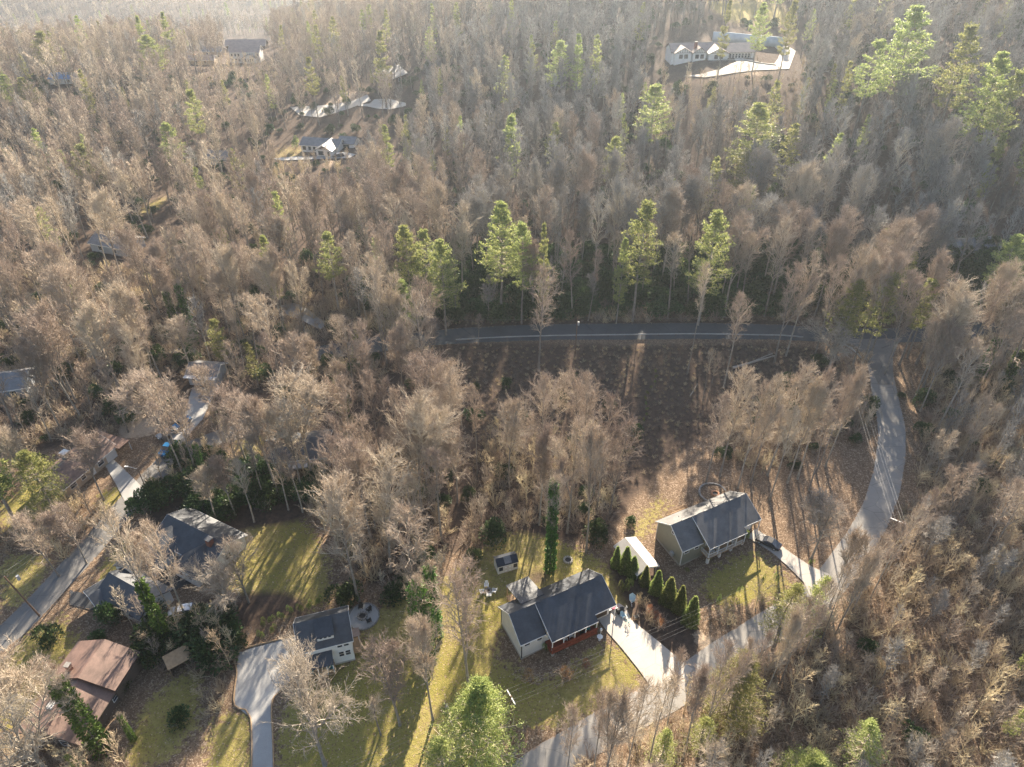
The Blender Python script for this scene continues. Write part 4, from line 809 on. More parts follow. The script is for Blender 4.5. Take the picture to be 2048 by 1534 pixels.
def firepit(label, pix, rad=0.7, mat='stone', name='fire_pit'):
    x, y, z = G(*pix); r = empty(name, (x, y, z), 0, label, 'fire pit'); m = MB()
    for k in range(12):
        t = k * math.pi / 6; m.add(*[(lambda c: ([(c[0] + dx * .17 * math.cos(t) - dy * .14 * math.sin(t), c[1] + dx * .17 * math.sin(t) + dy * .14 * math.cos(t), zz) for zz in (0, .32) for dx, dy in ((-1, -1), (1, -1), (1, 1), (-1, 1))], [(4, 5, 6, 7), (0, 1, 5, 4), (1, 2, 6, 5), (2, 3, 7, 6), (3, 0, 4, 7)]))((rad * math.cos(t), rad * math.sin(t)))][0])
    m.build('stone_ring', M[mat], r); MB().tube((0, 0, 0.02), (0, 0, .12), rad * .8, k=16).build('ash_bed', M['black'], r)
firepit('small fire bowl between the four white garden chairs', (977, 1182), 0.45); firepit('round fire pit on the gravel circle behind the two-storey house', (725, 1233), 0.75)
firepit('pale stone fire ring under the tall ivy-clad trees on the lawn', (1136, 1121), 0.75, 'found')
cx_, cy_, _z = G(727, 1233); drape('gravel_circle', [(cx_ + 2.6 * math.cos(t), cy_ + 2.6 * math.sin(t)) for t in np.arange(0, 2 * math.pi, 0.4)], M['gravel'], 0.06, 0.6, world=True, edge=0.3)
tag(MB().ring((cx_, cy_), 2.6, 2.8, float(Hs(cx_, cy_)) - .3, float(Hs(cx_, cy_)) + .2, 32).build('stone_border', M['stone']), 'low stone border around the round gravel circle', 'border')
chair('dark chair on the far side of the gravel circle', (722, 1216), 0, 'black'); chair('dark chair on the right of the gravel circle', (738, 1222), -40, 'black'); chair('dark chair nearest the camera on the gravel circle', (738, 1243), -150, 'black')
cx_, cy_, _z = G(1426, 986); tag(MB().ring((cx_, cy_), 2.6, 2.95, float(Hs(cx_, cy_)) - .5, float(Hs(cx_, cy_)) + .2, 36).build('stone_circle', M['stone']), 'large round stone ring wall behind the olive house', 'stone ring')
firepit('fire pit inside the stone ring behind the olive house', (1430, 988), 0.7, 'terracotta')
# trampoline-like round stone table near trees, driveway clutter
def pot(label, pix, rad=.28, mat='terracotta', plant='rhodo'):
    x, y, z = G(*pix); r = empty('plant_pot', (x, y, z), 0, label, 'plant pot'); MB().tube((0, 0, 0), (0, 0, rad * 1.5), rad * .7, rad, 12).build('pot', M[mat], r); return r
x, y, z = G(1239, 1226); r = empty('grill', (x, y, z + .1), R_(20), 'black covered grill standing on the concrete driveway', 'grill'); MB().prism([(-.4, .55), (-.4, .95), (-.2, 1.2), (.2, 1.2), (.4, .95), (.4, .55)], -.6, .6).build('lid', M['black'], r); MB().box(-.5, -.3, .1, .5, .3, .55).build('cabinet', M['black'], r)
for s_ in (-1, 1): MB().box(s_ * .9 - .28, -.28, .8, s_ * .9 + .28, .28, .85).build('side_shelf', M['black'], r); MB().tube((s_ * .4, -.3, .1), (s_ * .4, -.36, .1), .1, k=10).build('wheel', M['rubber'], r)
x, y, z = G(1232, 1221); r = empty('ride_on_toy', (x, y, z + .1), R_(-30), 'pink ride-on toy car on the concrete driveway', 'toy car'); MB().prismy([(-.6, .15), (-.6, .4), (-.2, .55), (.5, .5), (.6, .3), (.6, .15)], -.3, .3).build('body', M['pink'], r); MB().box(-.1, -.22, .5, .2, .22, .6).build('seat', M['white'], r)
for a, b in ((-.4, -.32), (.4, -.32), (-.4, .26), (.4, .26)): MB().tube((a, b, .13), (a, b + .06, .13), .13, k=10).build('wheel', M['rubber'], r)
def bin_(label, pix, mat, cat='bin'):
    x, y, z = G(*pix); r = empty('wheeled_bin', (x, y, z + .08), R_(25), label, cat); MB().prismy([(-.25, 0), (-.32, 1.0), (.32, 1.0), (.25, 0)], -.3, .3).build('body', M[mat], r); MB().box(-.35, -.34, 1.0, .36, .33, 1.07).build('lid', M['black' if mat != 'black' else 'steel'], r)
bin_('white storage bin beside the garage of the cream house', (1222, 1207), 'white'); bin_('dark bin by the corner of the cream garage', (1217, 1226), 'black')
def bike(label, pix, rot, mat):
    x, y, z = G(*pix); r = empty('bicycle', (x, y, z + .1), R_(rot), label, 'bicycle'); f = MB()
    for a, b in (((-.5, 0, .33), (-.15, 0, .35)), ((-.15, 0, .35), (-.25, 0, .85)), ((-.25, 0, .8), (.38, 0, .8)), ((-.15, 0, .35), (.38, 0, .75)), ((-.5, 0, .33), (-.25, 0, .8)), ((.38, 0, .9), (.52, 0, .33)), ((.38, -.25, .95), (.38, .25, .95))): f.tube(a, b, .035, k=6)
    f.build('frame', M[mat], r); MB().box(-.4, -.07, .85, -.12, .07, .92).build('saddle', M['black'], r)
    for xx in (-.5, .52):
        w_ = MB()
        for k in range(16): t = k * math.pi / 8; u = t + math.pi / 8; w_.tube((xx + .31 * math.cos(t), 0, .33 + .31 * math.sin(t)), (xx + .31 * math.cos(u), 0, .33 + .31 * math.sin(u)), .03, k=4)
        w_.build('wheel', M['rubber'], r)
bike('white bicycle standing on the sunny concrete driveway', (1249, 1222), 30, 'white'); bike('teal bicycle on the driveway nearest the camera', (1254, 1248), -60, 'teal'); bike('white bicycle beside the brown brush edge of the driveway', (1262, 1212), 100, 'white')
chair('pale folding chair among the toys on the concrete driveway', (1246, 1234), 30, 'aqua'); chair('dark low chair on the right of the concrete driveway', (1272, 1236), 200, 'black')
x, y, z = G(1264, 1201); r = empty('sandbox', (x, y, z + .05), R_(30), 'pale blue hexagonal toy sandbox leaning beside the dry brush', 'sandbox'); m = MB()
v = [(.7 * math.cos(k * math.pi / 3) * s_, .7 * math.sin(k * math.pi / 3) * s_ * .8, zz + .5 * math.sin(k * math.pi / 3) * s_) for s_, zz in ((1.0, .55), (1.0, .95), (.85, .95), (.8, .62)) for k in range(6)]
m.add(v, [(a * 6 + k, a * 6 + (k + 1) % 6, (a + 1) * 6 + (k + 1) % 6, (a + 1) * 6 + k) for a in range(3) for k in range(6)] + [tuple(range(18, 24)), tuple(range(5, -1, -1))]); m.build('shell', M['aqua'], r)
x, y, z = G(1199, 1280); r = empty('lawn_ornament', (x, y, z), 0, 'white bird bath ornament at the lawn corner of the concrete driveway', 'ornament'); MB().tube((0, 0, 0), (0, 0, .8), .2, .12, 10).build('pedestal', M['white'], r); MB().tube((0, 0, .8), (0, 0, .98), .25, .5, 16).build('basin', M['white'], r)
x, y, z = G(1201, 1271); r = empty('lamp_post', (x, y, z), 0, 'short white garden lamp beside the bird bath', 'lamp'); MB().tube((0, 0, 0), (0, 0, 1.6), .06, .06, 8).build('post', M['white'], r); MB().tube((0, 0, 1.6), (0, 0, 2.0), .24, .15, 8).build('lamp_head', M['white'], r)
def loc2(root, x, y, z): return tuple(root.matrix_basis @ Vector((x, y, z)))
bpy.context.view_layer.update()
for i, (u, v_, mt) in enumerate([(7.4, -1.3, 'white'), (8.6, -1.2, 'white'), (10.6, -1.4, 'black'), (11.8, -1.3, 'teal')]):
    q = loc2(RA, u, v_, 2.26); c = chair(['white porch chair at the left of the red deck', 'white porch chair right of the first on the red deck', 'dark porch chair on the red deck', 'teal porch chair at the right end of the red deck'][i], (1043, 1319), 26, mt); c.location = q
for i, (u, v_) in enumerate([(6.0, -1.3), (7.3, -1.2), (11.0, -1.3)]):
    q = loc2(RB, u, v_, 2.26); c = chair(['white chair at the left end of the olive house porch', 'second white chair on the olive house porch', 'white chair at the right end of the olive house porch'][i], (1043, 1319), 26, 'white'); c.location = q
for i, (u, v_) in enumerate([(0.9, -1.1), (4.0, -1.1)]):
    q = loc2(RC, u, v_, 1.01); c = chair(['teal porch chair left of the timber stairs', 'teal porch chair right of the timber stairs'][i], (1043, 1319), 16, 'teal'); c.location = q
for lb, pxx, h_ in (('sawn log stump left of the big twin-trunk tree', (934, 1400), 1.0), ('low sawn stump right of the big twin-trunk tree', (956, 1400), .5), ('tiny sawn stump farthest right by the big twin-trunk tree', (965, 1398), .35)):
    x, y, z = G(*pxx); o = empty('tree_stump', (x, y, z), 0, lb, 'stump'); MB().tube((0, 0, -.2), (0, 0, h_), .36, .3, 10).build('trunk', M['bark'], o); MB().tube((0, 0, h_), (0, 0, h_ + .02), .28, .28, 10).build('cut_face', M['cut'], o)
def log(label, a, b, rad):
    A_ = Vector(G(*a)) + Vector((0, 0, rad)); B_ = Vector(G(*b)) + Vector((0, 0, rad)); tag(MB().tube(A_, B_, rad, rad * .5, 8).build('fallen_log', M['pale_bark']), label, 'log')
log('long fallen trunk on the shaded meadow left of the junction', (1465, 738), (1548, 714), .35); log('second fallen trunk beside the first on the shaded meadow', (1480, 735), (1545, 708), .25); log('thin fallen branch on the meadow verge', (1380, 793), (1395, 768), .15)
log('fallen pale log leaning downhill beside the bottom pine', (893, 1410), (905, 1455), .25)
rt = kerb('retaining_wall', [(1424,83),(1460,85),(1500,89),(1545,93),(1566,95)], 0.6, 4.0, M['palestone']); tag(rt, 'long blue-grey retaining wall behind the hilltop driveway', 'retaining wall')
tag(kerb('retaining_wall', [(575,318),(640,320),(700,319)], 0.4, 0.15, M['darkwood']), 'dark retaining wall under the drive of the white bungalow', 'retaining wall')
tag(kerb('garden_wall', [(1482,121),(1520,128),(1552,132)], 0.4, 0.6, M['stone']), 'low stone garden wall beside the white hilltop driveway', 'wall')

# ------------------------------------------------------------------ trees: prototypes
def segs_to_mesh(segs, k=3):
    """segs: array (n,8) p0 p1 r0 r1 -> V, F quads"""
    S = np.asarray(segs, float); p0 = S[:, 0:3]; p1 = S[:, 3:6]; d = p1 - p0; L = np.linalg.norm(d, axis=1); L[L < 1e-6] = 1e-6; d = d / L[:, None]
    a = np.cross(d, np.where(np.abs(d[:, 2:3]) < 0.9, np.array([[0, 0, 1.0]]), np.array([[1.0, 0, 0]]))); a /= np.linalg.norm(a, axis=1)[:, None]; b = np.cross(d, a)
    rings = []
    for p, r in ((p0, S[:, 6]), (p1, S[:, 7])):
        for i in range(k):
            t = 2 * math.pi * i / k; rings.append(p + (a * math.cos(t) + b * math.sin(t)) * r[:, None])
    V = np.stack(rings, 1).reshape(-1, 3); n = len(S); o = (np.arange(n) * 2 * k)[:, None]
    F = np.concatenate([np.hstack([o + i, o + (i + 1) % k, o + (i + 1) % k + k, o + i + k]) for i in range(k)])
    return V, F
def rot_about(d, ang, az):
    """unit vector at angle ang from d, azimuth az"""
    a = np.cross(d, [0, 0, 1.0]) if abs(d[2]) < 0.95 else np.cross(d, [1.0, 0, 0]); a /= np.linalg.norm(a); b = np.cross(d, a)
    return d * math.cos(ang) + (a * math.cos(az) + b * math.sin(az)) * math.sin(ang)
def grow_bare(seed, H=30.0, spread=4.6, cs=0.42, n1=26, detail=2, forks=0, up=0.35, tr=0.29):
    rg = random.Random(seed); trunk = []; limbs = []; twigs = []
    def limb(p, d, L, r, lvl):
        n = {0: 6, 1: 4, 2: 2, 3: 1, 4: 1}[lvl]; pts = [p]
        for i in range(n):
            d = d + np.array([rg.gauss(0, .13), rg.gauss(0, .13), rg.gauss(0, .10) + up * .35 * (1 if lvl < 3 else .5)]); d /= np.linalg.norm(d)
            q = p + d * L / n; r1 = r * (1 - .75 * (i + 1) / n) + .006
            (trunk if lvl == 0 else limbs if lvl <= 2 else twigs).append((*p, *q, r * (1 - .75 * i / n) + .006, r1)); p = q; pts.append(p)
        return pts, d
    def at_t(pts, t):
        k = min(int(t * (len(pts) - 1)), len(pts) - 2); f = t * (len(pts) - 1) - k; q = pts[k] * (1 - f) + pts[k + 1] * f; dd = pts[k + 1] - pts[k]; return q, dd / np.linalg.norm(dd)
    nl = [0, 6, 4, 3] if detail == 2 else [0, 5, 4, 0] if detail == 1 else [0, 4, 3, 0]
    tw = {2: (.062, .026, .014), 1: (.08, .036, 0), 0: (.10, .05, 0)}[detail]
    stems = []
    p = np.array([0, 0, 0.0]); d = np.array([rg.gauss(0, .03), rg.gauss(0, .03), 1.0]); n = 9; r = tr; pts = [p]
    for i in range(n):
        d = d / np.linalg.norm(d); q = p + d * H * .93 / n; f0 = 1 - i / n; f1 = 1 - (i + 1) / n
        trunk.append((*p, *q, tr * (.12 + .88 * f0 ** .8) * (1.35 if i == 0 else 1), tr * (.12 + .88 * f1 ** .8))); p = q; pts.append(p); d = d + np.array([rg.gauss(0, .025), rg.gauss(0, .025), 0.03])
    stems.append((pts, cs, 1.0))
    for k in range(forks):
        t = rg.uniform(.28, .5); b, dd = at_t(pts, t); d2 = rot_about(dd, rg.uniform(.25, .45), rg.uniform(0, 6.28)); fp, _ = limb(b, d2, H * (1 - t) * .85, tr * .55, 0); stems.append((fp, .25, .75))
    az = rg.uniform(0, 6.28)
    for pts, c0, sc_ in stems:
        for i in range(int(n1 * sc_)):
            t = c0 + (1 - c0) * ((i + rg.random()) / (n1 * sc_)); b, dd = at_t(pts, min(t, .995)); u = (t - c0) / (1 - c0)
            prof = (.55 + 1.0 * u) if u < .35 else (.9 * (1 - (u - .35) / .65) ** .6 + .22)
            L = spread * prof * rg.uniform(.7, 1.15) * sc_; az += 2.4 + rg.gauss(0, .3)
            ang = R_(rg.uniform(36, 62) - 24 * u); dl = rot_about(dd, ang, az)
            l1, d1 = limb(b, dl, L, max(.06, tr * (.36 if detail == 2 else .46) * (1 - .6 * u)), 1)
            for j in range(nl[1]):
                t2 = .2 + .8 * (j + rg.random()) / nl[1]; b2, dd2 = at_t(l1, min(t2, .99)); l2, d2 = limb(b2, rot_about(dd2, R_(rg.uniform(22, 50)), rg.uniform(0, 6.28)), L * rg.uniform(.32, .55) * (1.15 - .5 * t2), tw[0], 2)
                for k in range(nl[2]):
                    t3 = .15 + .85 * (k + rg.random()) / nl[2]; b3, dd3 = at_t(l2, min(t3, .99)); L3 = rg.uniform(.7, 1.5) * (1 if detail == 2 else 1.2); l3, d3 = limb(b3, rot_about(dd3, R_(rg.uniform(20, 48)), rg.uniform(0, 6.28)), L3, tw[1], 3)
                    for m_ in range(nl[3]):
                        t4 = .2 + .8 * (m_ + rg.random()) / max(nl[3], 1); b4, dd4 = at_t(l3, min(t4, .99)); limb(b4, rot_about(dd4, R_(rg.uniform(20, 50)), rg.uniform(0, 6.28)), rg.uniform(.45, .95), tw[2], 4)
    return trunk, limbs, twigs
def mesh_parts(name, groups):
    """groups: list of (V, F, material) with quads -> one mesh"""
    V = []; F = []; mi = []; o = 0
    for i, (v, f, mt) in enumerate(groups): V.append(v); F.append(f + o); mi += [i] * len(f); o += len(v)
    return npmesh(name, np.vstack(V), np.vstack(F), [g[2] for g in groups], mi)
def leafquads(C, D, size, rg, aspect=.45, jitter=.6):
    """small leaf blades at points C, pointing along D (n,3)"""
    n = len(C); D = D + rg.normal(0, jitter, (n, 3)); D /= np.linalg.norm(D, axis=1)[:, None]
    a = np.cross(D, rg.normal(0, 1, (n, 3))); a /= np.linalg.norm(a, axis=1)[:, None]; s = (size * rg.uniform(.6, 1.3, n))[:, None]
    V = np.stack([C, C + D * s * .5 + a * s * aspect * .5, C + D * s, C + D * s * .5 - a * s * aspect * .5], 1).reshape(-1, 3)
    return V, np.arange(4 * n).reshape(n, 4)
def grow_pine(seed, H=26.0, R=4.2, cs=.3, nw=20, per=6, tuft=15, blades=9, bl=.46, top_bias=1.0, flat=.35):
    rg = random.Random(seed); ng = np.random.RandomState(seed); trunk = []; limbs = []; C = []; D = []
    p = np.array([0, 0, 0.0]); d = np.array([0, 0, 1.0]); pts = [p]
    for i in range(10):
        q = p + d * H / 10; trunk.append((*p, *q, .30 * (1 - i / 10.3), .30 * (1 - (i + 1) / 10.3))); p = q; pts.append(p); d = d + np.array([rg.gauss(0, .02), rg.gauss(0, .02), 0]); d /= np.linalg.norm(d)
    for i in range(nw):
        u = (i + rg.random() * .5) / nw; t = cs + (1 - cs) * u; k = min(int(t * 10), 9); b = pts[k] * (1 - (t * 10 - k)) + pts[k + 1] * (t * 10 - k)
        rad = R * (1 - u) ** .75 * (.55 + .45 * min(1, u * 4)) + .35; az0 = rg.uniform(0, 6.28)
        for j in range(per):
            if rg.random() < .15 + .2 * (1 - u): continue
            az = az0 + 6.283 * j / per + rg.gauss(0, .25); L = rad * rg.uniform(.6, 1.2); el = rg.uniform(.0, .3) + .6 * u * u
            q = b; dd = np.array([math.cos(az) * math.cos(el), math.sin(az) * math.cos(el), math.sin(el)]); n = 4; ps = [b]
            for s in range(n):
                r0 = .06 * (1 - .7 * s / n); q2 = q + dd * L / n; limbs.append((*q, *q2, r0, r0 * .8)); q = q2; ps.append(q); dd = dd + np.array([0, 0, .10]); dd /= np.linalg.norm(dd)
            side = np.array([-math.sin(az), math.cos(az), 0])
            for s in range(tuft):
                tt = .3 + .7 * (s + rg.random()) / tuft; kk = min(int(tt * n), n - 1); c = ps[kk] * (1 - (tt * n - kk)) + ps[kk + 1] * (tt * n - kk)
                c = c + side * rg.gauss(0, .20) * L * (.4 + .6 * (1 - abs(tt - .6))) + np.array([0, 0, rg.gauss(.1, .12)])
                if s % 2 == 0: limbs.append((*ps[kk], *c, .025, .012))
                for _ in range(blades): C.append(c + np.array([rg.gauss(0, .16), rg.gauss(0, .16), rg.gauss(0, .07)])); D.append(np.array([math.cos(az) * .5, math.sin(az) * .5, .55]))
    for _ in range(60): C.append(pts[-1] + np.array([rg.gauss(0, .2), rg.gauss(0, .2), rg.uniform(-1.2, .2)])); D.append(np.array([0, 0, 1.0]))
    V, F = leafquads(np.array(C), np.array(D), bl, ng, .32, .75)
    return trunk, limbs, (V, F)
def ivy_sleeve(seed, H, r, n=2600, size=.3, z0=0.3):
    ng = np.random.RandomState(seed); z = ng.uniform(z0, H, n); t = ng.uniform(0, 6.283, n); rr = r * (.55 + .45 * np.abs(np.sin(z * 1.3 + t)) ) * (1.1 - .35 * z / H) * ng.uniform(.55, 1.1, n)
    C = np.column_stack([rr * np.cos(t), rr * np.sin(t), z]); D = np.column_stack([np.cos(t), np.sin(t), np.full(n, .4)]); return leafquads(C, D, size, ng, .8, .5)
def blob_leaves(seed, n, rx, rz, size, lobes=5, shell=.5):
    ng = np.random.RandomState(seed); C = []; D = []
    cs_ = [(ng.uniform(-.5, .5) * rx, ng.uniform(-.5, .5) * rx, rz * ng.uniform(.3, .75), ng.uniform(.4, .65)) for _ in range(lobes)]
    for cx, cy, cz, s in cs_:
        m = n // lobes; v = ng.normal(0, 1, (m, 3)); v /= np.linalg.norm(v, axis=1)[:, None]; v[:, 2] = np.abs(v[:, 2]) * 1.2 - .35; q = v * (shell + (1 - shell) * ng.uniform(0, 1, (m, 1)) ** .5)
        C.append(np.array([cx, cy, cz]) + q * np.array([rx * s, rx * s, rz * s])); D.append(v + np.array([0, 0, .4]))
    C = np.vstack(C); C[:, 2] = np.maximum(C[:, 2], .05); return leafquads(C, np.vstack(D), size, ng, .55, .5)
def twig_bush(seed, h_=2.2, w_=1.6, n=26, sub=7, r=.022):
    rg = random.Random(seed); S = []
    for i in range(n):
        az = rg.uniform(0, 6.28); el = R_(rg.uniform(35, 85)); L = h_ * rg.uniform(.6, 1.1); p = np.array([rg.gauss(0, w_ * .15), rg.gauss(0, w_ * .15), 0.0]); d = np.array([math.cos(az) * math.cos(el), math.sin(az) * math.cos(el), math.sin(el)])
        q1 = p + d * L * .5; d2 = d + np.array([rg.gauss(0, .2), rg.gauss(0, .2), .15]); d2 /= np.linalg.norm(d2); q2 = q1 + d2 * L * .5; S += [(*p, *q1, r * 1.6, r * 1.2), (*q1, *q2, r * 1.2, r * .5)]
        for j in range(sub):
            t = rg.uniform(.15, 1); b = q1 + d2 * L * .5 * t if t > .4 else p + d * L * (.2 + t); S.append((*b, *(b + rot_about(d2, R_(rg.uniform(20, 55)), rg.uniform(0, 6.28)) * rg.uniform(.25, .6) * h_ * .4), r * .7, r * .35))
    return S

# heights are normalised by the copies: every prototype is H0_ metres tall
BARE = []    # (trunk mesh, crown mesh, height)
specs = [(11, 30, 6.4, .40, 26, 0, .30), (12, 30, 5.6, .45, 24, 1, .35), (13, 30, 7.4, .36, 28, 2, .25), (14, 30, 4.8, .5, 22, 0, .35), (15, 30, 8.0, .42, 28, 2, .3), (16, 30, 6.6, .34, 28, 1, .22), (17, 30, 5.8, .38, 26, 2, .4), (18, 30, 4.0, .55, 18, 0, .3)]
for sd_, h_, sp_, cs_, n1_, fk_, up_ in specs:
    t_, l_, w_ = grow_bare(sd_, h_, sp_, cs_, n1_, 2, fk_, up_)
    tm = npmesh('bare_tree_trunk', *segs_to_mesh(t_, 7), [M['bark']]); tm.shade_smooth()
    BARE.append((tm, mesh_parts('bare_tree_crown', [(*segs_to_mesh(l_, 4), M['limb']), (*segs_to_mesh(w_, 3), M['twig'])])))
SHADECROWN = {}
for tm, cm in BARE:
    g_ = cm.copy(); g_.materials[1] = M['shade_grey_twig']; SHADECROWN[cm.name] = g_  # crown copies with the hillside shade in their twig colour
# gnarled short broad tree
t_, l_, w_ = grow_bare(31, 30, 9.5, .22, 24, 2, 3, .12, .5)
SPREADING = (npmesh('bare_tree_trunk', *segs_to_mesh(t_, 7), [M['bark']]), mesh_parts('bare_tree_crown', [(*segs_to_mesh(l_, 4), M['pale_bark']), (*segs_to_mesh(w_, 3), M['limb'])]))
PINES = []
for sd_, R_p, cs_, nw_, per_ in ((41, 5.4, .38, 13, 6), (42, 4.6, .45, 12, 6), (43, 6.0, .34, 14, 7), (44, 3.6, .28, 16, 6)):
    t_, l_, lf = grow_pine(sd_, 26, R_p, cs_, nw_, per_)
    PINES.append((npmesh('pine_trunk', *segs_to_mesh(t_, 7), [M['bark']]), mesh_parts('pine_crown', [(*segs_to_mesh(l_, 3), M['limb']), (*lf, M['needles'])])))
t_, l_, lf = grow_pine(47, 26, 5.2, .12, 28, 7, tuft=20, blades=13, bl=.26)
BIGPINE = (npmesh('pine_trunk', *segs_to_mesh(t_, 7), [M['bark']]), mesh_parts('pine_crown', [(*segs_to_mesh(l_, 3), M['limb']), (*lf, M['needles_pale'])]))
t_, l_, lf = grow_pine(48, 26, 3.6, .2, 24, 6, tuft=8, blades=6, bl=.34)
PALEPINE = (npmesh('young_pine_trunk', *segs_to_mesh(t_, 6), [M['bark']]), mesh_parts('young_pine_crown', [(*segs_to_mesh(l_, 3), M['limb']), (*lf, M['needles_pale'])]))
def cypress_proto():
    ng = np.random.RandomState(5); n = 5200; z = ng.uniform(0, 1, n) ** 1.15; t = ng.uniform(0, 6.283, n); prof = np.clip((1 - z) ** .8 * 1.05 * np.clip(z * 8 + .55, 0, 1), .02, 1)
    rr = prof * ng.uniform(.72, 1.08, n) * (1 + .22 * np.sin(t * 4 + z * 19) * np.cos(z * 31)); C = np.column_stack([2.0 * rr * np.cos(t), 2.0 * rr * np.sin(t), .25 + z * 8.0]); D = np.column_stack([np.cos(t) * .7, np.sin(t) * .7, np.full(n, .9)])
    lf = leafquads(C, D, .42, ng, .4, .35)
    m = MB(); zs = np.linspace(0, 1, 9)
    S = [(0, 0, .0, 0, 0, 7.8, .14, .03)]
    for k in range(160): a = ng.uniform(0, 6.28); zz = ng.uniform(.02, .92); L = 1.7 * (1 - zz) ** .8; S.append((0, 0, .3 + zz * 7.8, L * math.cos(a), L * math.sin(a), .3 + zz * 7.8 + L * .5, .03, .01))
    # inner foliage
    n2 = 1300; z = ng.uniform(0, 1, n2); t = ng.uniform(0, 6.283, n2); rr = np.clip((1 - z) ** .8, .02, 1) * ng.uniform(.3, .75, n2); C = np.column_stack([2 * rr * np.cos(t), 2 * rr * np.sin(t), .2 + z * 7.8]); D = np.column_stack([np.cos(t), np.sin(t), np.full(n2, .5)])
    lf2 = leafquads(C, D, .6, ng, .8, .5); V = np.vstack([lf[0], lf2[0]]); F = np.vstack([lf[1], lf2[1] + len(lf[0])])
    return npmesh('cypress_trunk', *segs_to_mesh(S, 4), [M['bark']]), npmesh('cypress_foliage', V, F, [M['cypress']])
CYP = cypress_proto()
RHODO = [mesh_parts('evergreen_shrub', [(*segs_to_mesh(twig_bush(60 + i, 2.4, 2, 14, 2, .03), 3), M['bark']), (*blob_leaves(60 + i, 1500, 2.2, 2.6, .34, 6), M['rhodo'])]) for i in range(3)]
BUSH = [npmesh('bare_bush', *segs_to_mesh(twig_bush(70 + i), 3), [M['straw'] if i % 2 else M['twig']]) for i in range(4)]
RUSSET = mesh_parts('russet_bush', [(*segs_to_mesh(twig_bush(80, 3.2, 1.6, 34, 10, .02), 3), M['twig']), (*blob_leaves(81, 700, 1.3, 3.3, .16, 6), M['russet'])])
SAPL = []
for i in range(3):
    t_, l_, w_ = grow_bare(90 + i, 30, 6.5, .25, 16, 0, 1, .4, .28); SAPL.append(mesh_parts('sapling', [(*segs_to_mesh(t_, 4), M['bark']), (*segs_to_mesh(l_, 3), M['limb']), (*segs_to_mesh(w_, 3), M['twig'])]))
LOW = []
for i in range(5):
    t_, l_, w_ = grow_bare(100 + i, 30, (4.6, 5.4, 4.0, 5.0, 6.0)[i], (.35, .3, .45, .38, .3)[i], 22, 0 if i < 2 else 1, i % 3, .4); LOW.append(mesh_parts('forest_tree', [(*segs_to_mesh(t_, 4), M['bark']), (*segs_to_mesh(l_, 3), M['limb']), (*segs_to_mesh(w_, 3), M['twig'])]))
MID = []
for i in range(4):
    t_, l_, w_ = grow_bare(110 + i, 30, (4.8, 5.6, 4.2, 5.0)[i], (.36, .3, .42, .36)[i], 26, 1, i % 3, .4); MID.append(mesh_parts('forest_tree', [(*segs_to_mesh(t_, 5), M['bark']), (*segs_to_mesh(l_, 3), M['limb']), (*segs_to_mesh(w_, 3), M['twig'])]))
LOWP = []
for i in range(2):
    t_, l_, lf = grow_pine(120 + i, 26, 3.8, .3, 14, 5, tuft=6, blades=5, bl=.75); LOWP.append(mesh_parts('forest_pine', [(*segs_to_mesh(t_, 4), M['bark']), (*lf, M['needles'])]))

# ------------------------------------------------------------------ trees: placing
rng = random.Random(7)
TREES = []      # (x, y, h, w) of everything tall, to keep others off
def put(name, cat, label, x, y, z, parts, s, sxy=None, rz=None, group=None, lean=(0, 0), hs=1.0):
    """a thing (an Empty at the base) with copies of its parts"""
    r = bpy.data.objects.new(name, None); COL.objects.link(r); r.location = (x, y, z - .15); sxy = s if sxy is None else sxy
    r.rotation_euler = (lean[0], lean[1], rng.uniform(0, 6.28) if rz is None else rz); r.scale = (sxy, sxy, s); tag(r, label, cat, group)
    for pn, me in parts: link(pn, me, r)
    return r
def bare(label, base, topy, wpx=None, var=None, group=None, name='bare_tree', lean=(0, 0), ivy=None, spreading=False):
    x, y, z = G(*base); h_ = height_to((x, y, z), topy); s = h_ / 30; v = SPREADING if spreading else BARE[rng.randrange(len(BARE)) if var is None else var % len(BARE)]
    scale_px = FPX / (y * _f[1] + (z - CAMH + h_ * .7) * _f[2]); sxy = s
    if wpx: sxy = (wpx / scale_px) / (16.0 if spreading else 12.0)
    sxy = min(max(sxy, s * .55), s * 1.7)
    parts = [('trunk', v[0]), ('crown', v[1])]
    r = put(name, 'tree', label, x, y, z, parts, s, sxy, group=group, lean=lean)
    if ivy:
        iv = npmesh('ivy', *ivy_sleeve(len(TREES), ivy * 30, 1.15 / max(sxy, .3) * .8, 2600, .5), [M['ivy']]); link('ivy', iv, r)
    TREES.append((x, y, h_, 3.5)); return r
def pine(label, base, topy, wpx=None, var=None, group=None, proto=None, name='pine_tree', hmax=60):
    x, y, z = G(*base); h_ = min(height_to((x, y, z), topy), hmax); s = h_ / 26; v = proto or PINES[rng.randrange(4) if var is None else var]
    scale_px = FPX / (y * _f[1] + (z - CAMH + h_ * .7) * _f[2]); sxy = s if not wpx else (wpx / scale_px) / 7.2; sxy = min(max(sxy, s * .5), s * 2.0)
    TREES.append((x, y, h_, 3.5)); return put(name, 'tree', label, x, y, z, [('trunk', v[0]), ('crown', v[1])], s, sxy, group=group)
def GT(px, py, h_):
    """ground point of something h_ tall whose top is seen at the pixel"""
    d = _f * FPX + np.array([px - 1024.0, 0, 0]) + _u * (767 - py); d /= np.linalg.norm(d)
    Pq = np.array([0, 0, CAMH]) + _T[:, None] * d; k = np.nonzero(Pq[:, 2] < Hs(Pq[:, 0], Pq[:, 1]) + h_)[0]; k = k[0] if len(k) else len(_T) - 1
    q = Pq[k]; return float(q[0]), float(q[1]), float(Hs(q[0], q[1]))
